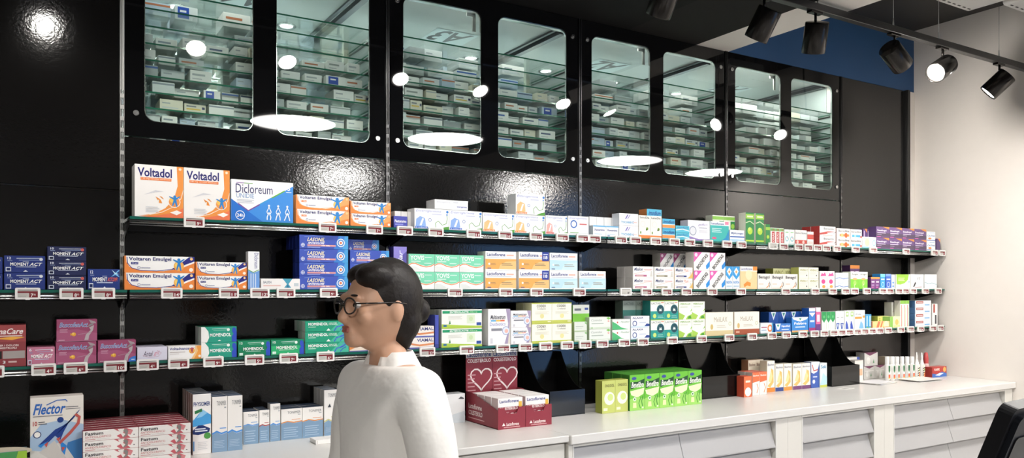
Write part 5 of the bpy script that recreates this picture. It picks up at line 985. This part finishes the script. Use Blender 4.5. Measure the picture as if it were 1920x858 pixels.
# black open bins with high backs
def bin_(xl, xr, yl, yr, ytop, backtop, label):
    y = (on_z(xl, yl, ZR).y+on_z(xr, yr, ZR).y)/2; y = max(y, -.40)
    a, b = X_at(xl, y), X_at(xr, y); hw = (b-a)/2; d = -.022-y; hd = d/2
    h = z_at((xl+xr)/2, ytop, y)-ZR; H = min(backtop, 1.205-ZR)
    r = empty('open_bin', ((a+b)/2, y+hd, ZR), 0, label, 'bin', 'black acrylic open bins')
    t = .004
    box('bin_floor', -hw, hw, -hd, hd, 0, t, BLACK_ACRYL, r)
    box('bin_front', -hw, hw, -hd, -hd+t, t, h, BLACK_ACRYL, r, bev=.001)
    box('bin_back', -hw, hw, hd-t, hd, t, H, BLACK_ACRYL, r, bev=.001)
    prof = [(-hd+t, t), (hd-t, t), (hd-t, H), (hd-.035, H)]
    for i in range(1, 9):
        u = i/9; prof.append((hd-.035-(d-.05)*u, h+(H-h)*((1-u)**2.1)))
    prof.append((-hd+t, h))
    for s_ in (-1, 1):
        bm = bmesh.new(); x = s_*hw; prism_x(bm, prof, x-(t if s_ > 0 else 0), x+(t if s_ < 0 else 0)); done('bin_side', bm, [BLACK_ACRYL], r)
bin_(1031, 1097, 782, 775, 731, .30, 'black open bin with high back beside the red trays')
bin_(1317, 1388, 748, 742, 704, .30, 'black open bin with high back beside the green fibre cartons')
bin_(1560, 1612, 724.5, 720, 685, .30, 'black open bin with high back beside the blue and white syrup')
K('bright green fibre carton with dark green banner', 1181, 1316, 698, ('#6fbf3f', '#3f7a34', '#4f9a3a', [('p', '#e9efc4', [(.02, .55), (.98, .62), (.9, .45), (.5, .36), (.1, .44)]), ('p', '#9ed46a', [(0, 0), (1, 0), (1, .3), (.5, .38), (0, .32)]), ('p', '#1f4a2c', [(.04, .60), (.96, .72), (.98, .88), (.5, .80), (.04, .80)]), ('t', '#f2f6ec', 'Benefibra', .10, .64, .92, .80, 'bi'), ('e', '#3f4f9a', .28, .90, .16, .045), ('l', '#4f9a3a', [(.7, .05), (.6, .2), (.72, .36)], .03), ('l', '#3f8a34', [(.85, .1), (.78, .25), (.88, .4)], .03), ('e', '#eef4e6', .32, .32, .10), ('e', '#3f8a4a', .32, .32, .05), ('p', '#f0e6b4', [(.2, .08), (.44, .08), (.42, .22), (.22, .22)]), ('e', '#eaf4dc', .86, .07, .05)]), base=(1248, 763.5), cols=5, dep=.062, back=2, cq=['beside the pale lime cartons', 'second along', 'middle of the row', 'fourth along', 'beside the black bin'])
K('pale lime fibre carton with white medallion', 1129, 1178, 712, ('#c3cb72', '#98a048', '#b0b85a', [('e', '#f3f3e4', .55, .45, .40), ('e', '#cfe08a', .62, .48, .22), ('t', '#6a6a3a', 'ONLIGOL', .2, .80, .92, .89, 'b'), ('r', '#eef0d0', .1, .08, .4, .16)]), base=(1153, 773), cols=2, dep=.05, cq=['outer one', 'beside the green cartons'])
K('orange and white syrup carton with round glass', 1411, 1438, 697, ('#f0ece8', '#c9c0b8', '#d8553a', [('p', '#e8744a', [(0, .55), (1, .62), (1, 1), (0, 1)]), ('t', '#f8e6dc', 'Bisolvon', .1, .82, .9, .90, 'b'), ('e', '#f6f2ec', .42, .36, .36), ('l', '#e8945a', [(.6, .1), (.8, .3), (.6, .5)], .04)]), base=(1424, 740), cols=2, dep=.05, back=1, cq=['bin side', 'tall carton side'])
K('low orange syrup carton beside the bin', 1395, 1410, 705, ('#e8744a', '#b84a34', '#d8553a', [('e', '#f6f2ec', .5, .25, .4), ('r', '#f8e0d0', .2, .7, .8, .8)]), base=(1402, 744), dep=.05)
BIS = lambda c, t='Bisolvon': ('#f3efe6', '#dcd0b8', '#e6dfd0', [('t', '#6a6f86', t, .08, .84, .92, .92, 'b'), ('p', '#f0c070', [(.05, .2), (.4, .14), (.85, .3), (.8, .7), (.5, .76), (.6, .5), (.4, .3)]), ('p', '#f6dca0', [(.2, .35), (.5, .3), (.72, .5), (.5, .7)]), ('r', c, 0, 0, 1, .14)])
K('tall cough syrup carton with orange foot', 1438.5, 1453, 676, BIS('#ee8a3c'), base=(1446, 734.5), dep=.05)
K('brown topped cough carton in the rear', 1403, 1432, 674, ('#e8dcc8', '#a87a5a', '#c9a888', [('r', '#d9a070', 0, .1, 1, .4), ('t', '#7a5a4a', 'Bisolvon', .1, .8, .9, .9, 'b')]), yf=-.092, cols=2, dep=.05)
K('cough syrup carton with dark blue foot', 1454, 1469, 682, BIS('#3a4a8c'), base=(1461, 733), dep=.05)
K('cough syrup carton with plain orange foot', 1470, 1485, 681, BIS('#ee9a4a'), base=(1477, 731.5), dep=.05)
K('cough carton with violet fruit and grey lid', 1487, 1520, 681, BIS('#7a4a7a', 'Bisolvon'), base=(1503, 729), cols=2, dep=.05, cq=['orange foot side', 'blue carton side'])
K('blue and white syrup carton with red heart arc', 1521, 1537, 678, ('#3f5fb0', '#2f4a90', '#dfe3ea', [('p', '#eef0f4', [(0, 1), (1, 1), (.7, .62), (.3, .55), (0, .6)]), ('l', '#c0504a', [(.1, .9), (.3, .66), (.8, .7)], .05), ('e', '#dfe6f4', .3, .24, .16), ('r', '#c9d4ee', .2, .4, .7, .45)]), base=(1529, 726.5), dep=.05)
K('white and pale blue syrup carton with green foot', 1538, 1551, 680, ('#e6f0f4', '#c9d6dc', '#dfe8ec', [('t', '#2f7fae', 'Seki', .12, .78, .88, .92, 'b'), ('p', '#b9dcec', [(0, .1), (1, .1), (1, .4), (.4, .6)]), ('r', '#c3cb5e', 0, 0, 1, .1)]), base=(1544, 725.5), dep=.05)
# by the side wall
K('low white carton with blue corner behind the bin', 1589, 1612, 669, ('#efeeec', '#d6d4d0', '#e6e4e0', [('r', '#3f55a8', .78, .2, 1, 1), ('t', '#fff', '18', .82, .5, .95, .8, 'b')]), yf=-.07, dep=.05)
K('low white carton with peach label by the bin', 1603, 1619, 675, ('#efe8e2', '#d6cfc8', '#e6e0d8', [('r', '#e8b090', .1, .3, .9, .6)]), yf=-.15, dep=.05)
X = K('grey and violet denture carton', 1620, 1660, 685, ('#cfcdc8', '#b4b1ac', '#6a3f56', [('p', '#7a4560', [(0, 1), (.5, .8), (1, 1)]), ('e', '#e6e4e0', .3, .4, .12, .24), ('p', '#5f9a6a', [(.6, .2), (.7, .2), (.65, .5)]), ('r', '#e9e7e3', .1, .6, .9, .66)]), yf=-.085, cols=2, dep=.06)
carton_run('grey and violet denture carton perched on the pair', 'medicine box', ZR+X[2]+.0012, -.085, 1621, 1646, 660, ('#dcdad6', '#b4b1ac', '#6a3f56', [('p', '#7a4560', [(0, 1), (.4, .75), (1, 1)]), ('e', '#f0eeea', .28, .4, .14, .26), ('p', '#5f9a6a', [(.62, .2), (.74, .2), (.68, .5)])]), dep=.06, name='remedy_carton')
K('small tan carton beside the spray bottles', 1660.5, 1671, 668, ('#cfc0a8', '#b0a28c', '#dcd0bc', [('r', '#8a7a66', .1, .6, .9, .7)]), yf=-.085, dep=.05)
K('red and blue carton by the side wall', 1748, 1775, 687, ('#b8423c', '#96342f', '#c4564e', [('p', '#3f6fc0', [(0, 0), (1, 0), (1, .3), (.7, .5), (.3, .3), (0, .4)]), ('p', '#dfe8f2', [(.2, .2), (.5, .4), (.8, .35), (.5, .12)]), ('t', '#f8e8e0', 'VAPE', .12, .62, .5, .86, 'b'), ('e', '#e9b060', .85, .7, .1)]), base=(1760, 706.5), dep=.05)
# bottles
def bottle(x, y, r_, h, kind, label, grp):
    b = empty('repellent_bottle', (x, y, ZR), 0, label, 'bottle', grp)
    if kind == 'roll':
        lathe('body', [(0, 0), (r_*.92, 0), (r_, .004), (r_, h*.66), (r_*.94, h*.70), (r_*.5, h*.72), (0, h*.72)], WHITEPL, b, 20)
        lathe('cap', [(r_*.96, h*.705), (r_*.98, h*.97), (r_*.85, h), (0, h)], mat('clear_white_cap', (.78, .78, .77), rough=.2), b, 20)
        W_ = r_*1.5; me = print_mesh('printed_label', W_, h*.6, -r_-.0006, [('r', '#f4f4f2', 0, 0, 1, 1), ('p', '#2f7a4a', [(.1, .95), (.9, .95), (.9, .6), (.5, .42), (.1, .6)]), ('p', '#1c2a2c', [(.25, .86), (.75, .86), (.5, .55)]), ('r', '#e0603a', .1, .12, .9, .34), ('r', '#f0b84a', .1, .05, .9, .12)])
        q = link('printed_label', me, (), b); q.location = (0, 0, h*.05); q.rotation_euler = (0, 0, 0)
    elif kind == 'spray':
        lathe('body', [(0, 0), (r_*.95, 0), (r_, .004), (r_, h*.52), (r_*.6, h*.68), (r_*.32, h*.74), (0, h*.74)], WHITEPL, b, 20)
        lathe('nozzle', [(r_*.42, h*.73), (r_*.45, h*.86), (r_*.3, h*.9), (r_*.22, h), (0, h)], WHITEPL, b, 16)
        me = print_mesh('printed_label', r_*1.5, h*.5, -r_-.0006, [('r', '#f2e9dc', 0, 0, 1, 1), *[('p', '#26262a', [(-.0, .1+.18*i), (1, .3+.18*i-.12), (1, .38+.18*i-.12), (0, .18+.18*i)]) for i in range(4)], ('p', '#e98a4a', [(.5, 0), (1, 0), (1, .45), (.6, .3)]), ('r', '#8cb84a', .6, .5, 1, .66)])
        q = link('printed_label', me, (), b); q.location = (0, 0, h*.03)
    else:
        lathe('body', [(0, 0), (r_*.9, 0), (r_, .006), (r_, h*.5), (r_*.8, h*.56), (0, h*.56)], mat('pink_clear_bottle', (.72, .50, .50), rough=.2), b, 20)
        lathe('cap', [(r_*.86, h*.55), (r_*.9, h*.75), (r_*.6, h*.97), (r_*.4, h), (0, h)], mat('red_cap', (.50, .07, .07), rough=.3), b, 20)
        q = link('printed_label', print_mesh('printed_label', r_*1.4, h*.36, -r_-.0006, [('r', '#eadfdc', 0, 0, 1, 1), ('r', '#a84a4a', .1, .5, .9, .7)]), (), b); q.location = (0, 0, h*.08)
yb = on_z(1690, 712, ZR).y
for i, px in enumerate((1667, 1676.5, 1685, 1694.5, 1704, 1713)):
    y = yb+(.02 if i == 0 else .002*i); x = X_at(px, y); bottle(x, y+.012, .0135, z_at(px, 668, y)-ZR, 'roll', 'white roll-on bottle with green shield label, '+('first of the row', 'second of the row', 'third of the row', 'fourth of the row', 'fifth of the row', 'beside the striped sprays')[i], 'white roll-on bottles by the side wall')
for px, yy in ((1723, 660), (1732.5, 661)):
    x = X_at(px, yb+.0); bottle(x, yb+.015, .0145, z_at(px, yy, yb)-ZR, 'spray', 'white spray bottle with black diagonal stripes', 'striped spray bottles by the side wall')
bottle(X_at(1742, yb+.01), yb+.03, .017, z_at(1742, 661, yb)-ZR, 'cap', 'pink bottle with tall red cap beside the striped sprays', 'bottles by the side wall')
# loose papers
for (px, py, wd_, dd_, rz_, n_, lab) in ((1640, 717, .21, .13, .12, 5, 'loose pile of white papers before the denture cartons'), (1722, 712, .24, .12, -.05, 7, 'loose pile of white papers before the bottles')):
    p = on_z(px, py, ZR); r = empty('paper_pile', (p.x, p.y-.01, ZR), rz_, lab, 'papers')
    for i in range(n_):
        s_ = box('sheet', -wd_/2, wd_/2, -dd_/2, dd_/2, 0, .0009, card(('#f2f0ec', '#e6e6ea', '#f4f1e8')[i % 3]), r); s_.location = (random.uniform(-.02, .02), random.uniform(-.012, .012), .0005+.0016*i); s_.rotation_euler = (0, 0, random.uniform(-.09, .09))
p = on_z(1585, 728, ZR); r = empty('receipt_slip', (p.x, p.y, ZR), .2, 'small white slip of paper before the black bin', 'paper')
box('sheet', -.05, .05, -.03, .03, .0003, .0010, card('#f4f2ee'), r); box('print', -.03, .02, -.012, .012, .0010, .0012, card('#cfccc8'), r)

# ================================================================== service desk and till screen beside the camera
pt = CAM+ray(1905, 757)*1.62
desk = empty('service_desk', (pt.x+.25, pt.y+.02, 0), 0, 'white service desk carrying the black till screen', 'desk')
box('desk_top', -.55, .55, -.35, .35, .90, .94, COUNTER, desk, bev=.003); box('desk_body', -.5, .5, -.28, .28, 0, .90, CABWHITE, desk)
mon = empty('till_screen', (pt.x+.06, pt.y, 1.0), 0, 'black till screen seen from behind, leaning back on its foot', 'screen')
MB = mat('black_screen_housing', (.005, .005, .006), rough=.4, spec=.15); MB2 = mat('black_screen_back', (.006, .007, .010), rough=.45, spec=.12)
mdir = (-RT*.60+FW*.80).normalized()             # the way its display faces
mon.rotation_euler = (0, 0, math.atan2(mdir.y, mdir.x)-math.pi/2)
TILT = math.radians(20); hM = .30
pt = CAM+ray(1903, 768)*1.62
org = pt-UP*(hM*math.cos(TILT))+mdir*(hM*math.sin(TILT))
mon.location = (org.x, org.y, .94)
def mtilt(o): o.rotation_euler = (TILT, 0, 0); return o
wS = .36; zb = org.z-.94
bm = bmesh.new(); prism_y(bm, rrect(0, wS, 0, hM, .022, 5), 0, .030); hs = done('housing', bm, [MB], mon); hs.location = (0, 0, zb); mtilt(hs)
bm = bmesh.new(); prism_y(bm, rrect(.016, wS-.016, .016, hM-.016, .016, 5), -.012, 0); bk = done('back_shell', bm, [MB2], hs)
bm = bmesh.new(); prism_y(bm, rrect(.030, wS-.030, .03, hM-.062, .012, 4), -.0150, -.012); done('back_cover', bm, [MB], hs)
bm = bmesh.new(); bm_cyl(bm, (.075, -.0155, .11), (.075, -.0175, .11), .012, None, 16); done('logo_boss', bm, [MB], hs)
box('display', .012, wS-.012, .030, .032, .014, hM-.014, mat('dark_display', (.02, .025, .03), rough=.1), hs)
box('foot', .06, .30, -.02, .16, .0002, .012, MB, mon, bev=.004); box('neck', .15, .21, -.002, .028, .012, zb+.06, MB, mon, bev=.004)
# ================================================================== the walking person
def skin_obj(verts, edges, radii, root=0, sub=2):
    me = bpy.data.meshes.new('s'); me.from_pydata(verts, edges, []); ob = bpy.data.objects.new('s', me); COL.objects.link(ob)
    md = ob.modifiers.new('skin', 'SKIN'); md.use_smooth_shade = True
    for i, r in enumerate(radii):
        sv = me.skin_vertices[0].data[i]; sv.radius = r if isinstance(r, tuple) else (r, r); sv.use_root = (i == root)
    ob.modifiers.new('sub', 'SUBSURF').levels = sub
    dg = bpy.context.evaluated_depsgraph_get(); dg.update()
    m2 = bpy.data.meshes.new_from_object(ob.evaluated_get(dg)); bpy.data.objects.remove(ob); bpy.data.meshes.remove(me)
    return m2
def remeshed(meshes, voxel, smooth=4):
    bm = bmesh.new()
    for m in meshes: bm.from_mesh(m)
    me = bpy.data.meshes.new('r'); bm.to_mesh(me); bm.free()
    ob = bpy.data.objects.new('r', me); COL.objects.link(ob)
    md = ob.modifiers.new('rm', 'REMESH'); md.mode = 'VOXEL'; md.voxel_size = voxel; md.use_smooth_shade = True
    sm = ob.modifiers.new('sm', 'SMOOTH'); sm.iterations = smooth; sm.factor = .5
    dg = bpy.context.evaluated_depsgraph_get(); dg.update()
    m2 = bpy.data.meshes.new_from_object(ob.evaluated_get(dg)); bpy.data.objects.remove(ob); bpy.data.meshes.remove(me)
    for p in m2.polygons: p.use_smooth = True
    return m2
def blob(c, r, n=24, m=16, f=None):
    bm = bmesh.new(); bmesh.ops.create_uvsphere(bm, u_segments=n, v_segments=m, radius=1)
    for v in bm.verts:
        p = Vector((v.co.x*r[0], v.co.y*r[1], v.co.z*r[2]))
        if f: p = f(p, v.co)
        v.co = p+Vector(c)
    me = bpy.data.meshes.new('b'); bm.to_mesh(me); bm.free(); return me
def cone(a, b, r0, r1, n=14):
    bm = bmesh.new(); bm_cyl(bm, a, b, r0, r1, n); me = bpy.data.meshes.new('c'); bm.to_mesh(me); bm.free(); return me
HC = Vector((0, -.012, 1.452))
def headshape(p, u):
    # narrow the jaw, flatten the face front, push the back of the skull out
    k = max(0, -u.z); p.x *= 1-.32*k*k; p.y = p.y*(1-.18*k*k) - (.018*k if u.y < 0 else -.0)
    if u.y > 0 and u.z < 0: p.y *= 1-.35*k
    return p
head = [blob(HC, (.073, .094, .116), f=headshape), blob(HC+Vector((0, -.075, -.082)), (.026, .028, .022)), cone(HC+Vector((0, -.092, .012)), HC+Vector((0, -.113, -.030)), .007, .013), blob(HC+Vector((0, -.108, -.030)), (.015, .013, .010)),
        blob(HC+Vector((0, -.090, .026)), (.050, .014, .012)), blob(HC+Vector((0, -.094, -.062)), (.022, .010, .007)), blob(HC+Vector((0, -.092, -.050)), (.021, .010, .006))]
for s_ in (-1, 1):
    head += [blob(HC+Vector((s_*.075, .008, -.010)), (.008, .018, .031)), blob(HC+Vector((s_*.040, -.070, -.022)), (.022, .020, .022))]
BV = [(0, 0, .86), (0, .005, 1.0), (0, .0, 1.14), (0, .012, 1.24), (0, .014, 1.30), (0, .002, 1.38)]
BR = [(.135, .105), (.112, .088), (.128, .098), (.115, .082), (.052, .052), (.050, .050)]
BE = [(0, 1), (1, 2), (2, 3), (3, 4), (4, 5)]
HANDS = []
for s_ in (-1, 1):
    i = len(BV)
    fy = -.10 if s_ < 0 else .03
    BV += [(s_*.135, .012, 1.255), (s_*.185, .012, 1.17), (s_*.205, .025+fy*.2, .99), (s_*.195, -.06+fy, .83), (s_*.19, -.085+fy, .79)]
    BR += [.055, .050, .040, .027, (.034, .020)]
    BE += [(3, i), (i, i+1), (i+1, i+2), (i+2, i+3), (i+3, i+4)]
    w_ = Vector(BV[i+4])
    hv = [tuple(w_), tuple(w_+Vector((0, -.03, -.055)))]; HANDS.append((w_, s_))
    j = len(BV)
    BV += [(s_*.085, .0, .80), (s_*.095, -.03*s_, .46), (s_*.10, .02*s_+.02, .10), (s_*.10, .02*s_-.05, .035)]
    BR += [.088, .058, .040, .038]
    BE += [(0, j), (j, j+1), (j+1, j+2), (j+2, j+3)]
parts = [skin_obj(BV, BE, BR)]+head
for w_, s_ in HANDS:
    pe = w_+Vector((-s_*.006, -.030, -.060)); parts.append(skin_obj([tuple(w_), tuple((w_+pe)/2), tuple(pe)], [(0, 1), (1, 2)], [(.022, .016), (.034, .017), (.034, .015)], sub=1))
    for q, (o_, ln) in enumerate(((-.027, .052), (-.009, .062), (.009, .060), (.027, .048))):
        a = pe+Vector((0, o_, -.002)); parts.append(skin_obj([tuple(a), tuple(a+Vector((-s_*.006, -.010, -ln*.5))), tuple(a+Vector((-s_*.020, -.010, -ln*.95)))], [(0, 1), (1, 2)], [.0095, .0085, .007], sub=1))
    a = w_+Vector((0, -.035, -.015)); parts.append(skin_obj([tuple(a), tuple(a+Vector((-s_*.012, -.028, -.028))), tuple(a+Vector((-s_*.018, -.036, -.058)))], [(0, 1), (1, 2)], [.013, .010, .008], sub=1))
SKIN = mat('warm_skin', (.62, .35, .225), rough=.45, noise=(30, .05))
body = link('person', remeshed(parts, .0065, 3), [SKIN])
tag(body, 'person with dark tied hair and glasses walking in a white lab coat', 'person')
# white coat: one shell over torso, arms and thighs with an open neckline
CV = [(0, 0, .62), (0, 0, .86), (0, .005, 1.0), (0, .0, 1.14), (0, .012, 1.245), (0, .014, 1.300)]
CR = [(.215, .185), (.182, .150), (.146, .122), (.146, .120), (.134, .100), (.068, .064)]
CE = [(0, 1), (1, 2), (2, 3), (3, 4), (4, 5)]
for s_ in (-1, 1):
    fy = -.10 if s_ < 0 else .03
    i = len(CV); CV += [(s_*.140, .012, 1.245), (s_*.195, .012, 1.16), (s_*.215, .025+fy*.2, .99), (s_*.198, -.055+fy, .845)]; CR += [.072, .070, .062, .048]; CE += [(4, i), (i, i+1), (i+1, i+2), (i+2, i+3)]
COAT = mat('white_lab_coat', (.88, .86, .82), rough=.75, bump=(26, .35, .012), noise=(11, .03))
coat = link('lab_coat', remeshed([skin_obj(CV, CE, CR)], .009, 5), [COAT], body)
# collar, lapels, closing edge with buttons
bm = bmesh.new(); n = 26; rows = []
for k, (zz, rr, lean) in enumerate(((1.285, .062, 0), (1.335, .058, .004), (1.337, .064, .006), (1.280, .096, .010))):
    rows.append([bm.verts.new((rr*1.02*math.sin(t), .012-rr*math.cos(t)*.95+(.02*math.cos(t)**4 if math.cos(t) > .5 else 0), zz-(.030 if math.cos(t) > .9 else .012 if math.cos(t) > .6 else 0))) for t in [math.radians(14+332*i/n) for i in range(n+1)]])
for a, b in zip(rows, rows[1:]):
    for i in range(n): bm.faces.new((a[i], a[i+1], b[i+1], b[i]))
done('collar', bm, [COAT], coat, smooth=True)
# dark trousers and shoes
TV = [(0, 0, .88)]; TR = [(.145, .115)]; TE = []
for s_ in (-1, 1):
    i = len(TV); TV += [(s_*.088, .0, .78), (s_*.095, -.03*s_, .46), (s_*.10, .02*s_+.02, .09)]; TR += [.098, .072, .060]; TE += [(0, i), (i, i+1), (i+1, i+2)]
link('trousers', remeshed([skin_obj(TV, TE, TR)], .011, 3), [mat('dark_trousers', (.03, .03, .035), rough=.8)], body)
for s_ in (-1, 1):
    y = .02*s_
    link('shoe', remeshed([blob((s_*.10, y-.035, .036), (.046, .125, .036)), blob((s_*.10, y+.03, .06), (.043, .055, .058))], .008, 3), [mat('black_shoe', (.02, .02, .02), rough=.4)], body)
# hair: cap over the skull, hairline above the brow, low tied bun
HAIR = mat('dark_brown_hair', (.010, .0065, .005), rough=.5, spec=.3, bump=(90, .35, .004))
hm = remeshed([blob(HC+Vector((0, .020, .024)), (.0800, .0975, .1060)), blob(HC+Vector((0, .050, -.030)), (.066, .062, .075)), blob(HC+Vector((0, .112, -.012)), (.036, .032, .036)), blob(HC+Vector((0, .078, -.015)), (.045, .040, .050)), blob(HC+Vector((0, .052, -.082)), (.044, .036, .040)),
               blob(HC+Vector((.030, -.030, .078)), (.046, .055, .036)), blob(HC+Vector((-.022, -.026, .080)), (.050, .055, .034))], .0045, 5)
hair = link('hair', hm, [HAIR], body)
# eyes, brows, lips and glasses
for s_ in (-1, 1):
    e = link('eye', blob(HC+Vector((s_*.031, -.084, .006)), (.012, .010, .009), 14, 10), [mat('eye_white', (.75, .72, .68), rough=.2)], body)
    link('iris', blob(HC+Vector((s_*.031, -.0915, .006)), (.0055, .0035, .0055), 12, 8), [mat('dark_iris', (.02, .012, .008), rough=.1)], e)
    link('eyebrow', blob(HC+Vector((s_*.033, -.094, .030)), (.020, .006, .0035), 12, 8), [HAIR], body)
link('lips', remeshed([blob(HC+Vector((0, -.1005, -.050)), (.020, .006, .0045), 14, 8), blob(HC+Vector((0, -.1005, -.060)), (.018, .007, .0055), 14, 8)], .003, 2), [mat('lips', (.38, .12, .09), rough=.4)], body)
gl = empty('glasses'); gl.parent = body
FR = mat('dark_glasses_frame', (.02, .015, .012), rough=.25)
for s_ in (-1, 1):
    c = HC+Vector((s_*.034, -.108, .004)); pts = [(c.x+.026*math.cos(t), c.y+.006*abs(math.cos(t))*(1 if (s_*math.cos(t)) > 0 else 0), c.z+.020*math.sin(t)) for t in [2*math.pi*i/24 for i in range(25)]]
    bm = bmesh.new(); tube(bm, pts, .0022, 6); tube(bm, [(c.x+s_*.026, c.y+.006, c.z+.006), (s_*.079, HC.y+.0, HC.z+.012), (s_*.079, HC.y+.03, HC.z+.008)], .002, 6)
    done('rim', bm, [FR], gl)
bm = bmesh.new(); tube(bm, [(-.009, HC.y-.110, HC.z+.008), (0, HC.y-.115, HC.z+.010), (.009, HC.y-.110, HC.z+.008)], .002, 6); done('bridge', bm, [FR], gl)
face = (-RT*math.cos(math.radians(38)) - FW*math.sin(math.radians(38))).normalized()
pp = CAM+ray(722, 560)*2.06
body.location = (pp.x, pp.y, 0); body.rotation_euler = (0, 0, math.atan2(face.y, face.x)+math.pi/2)
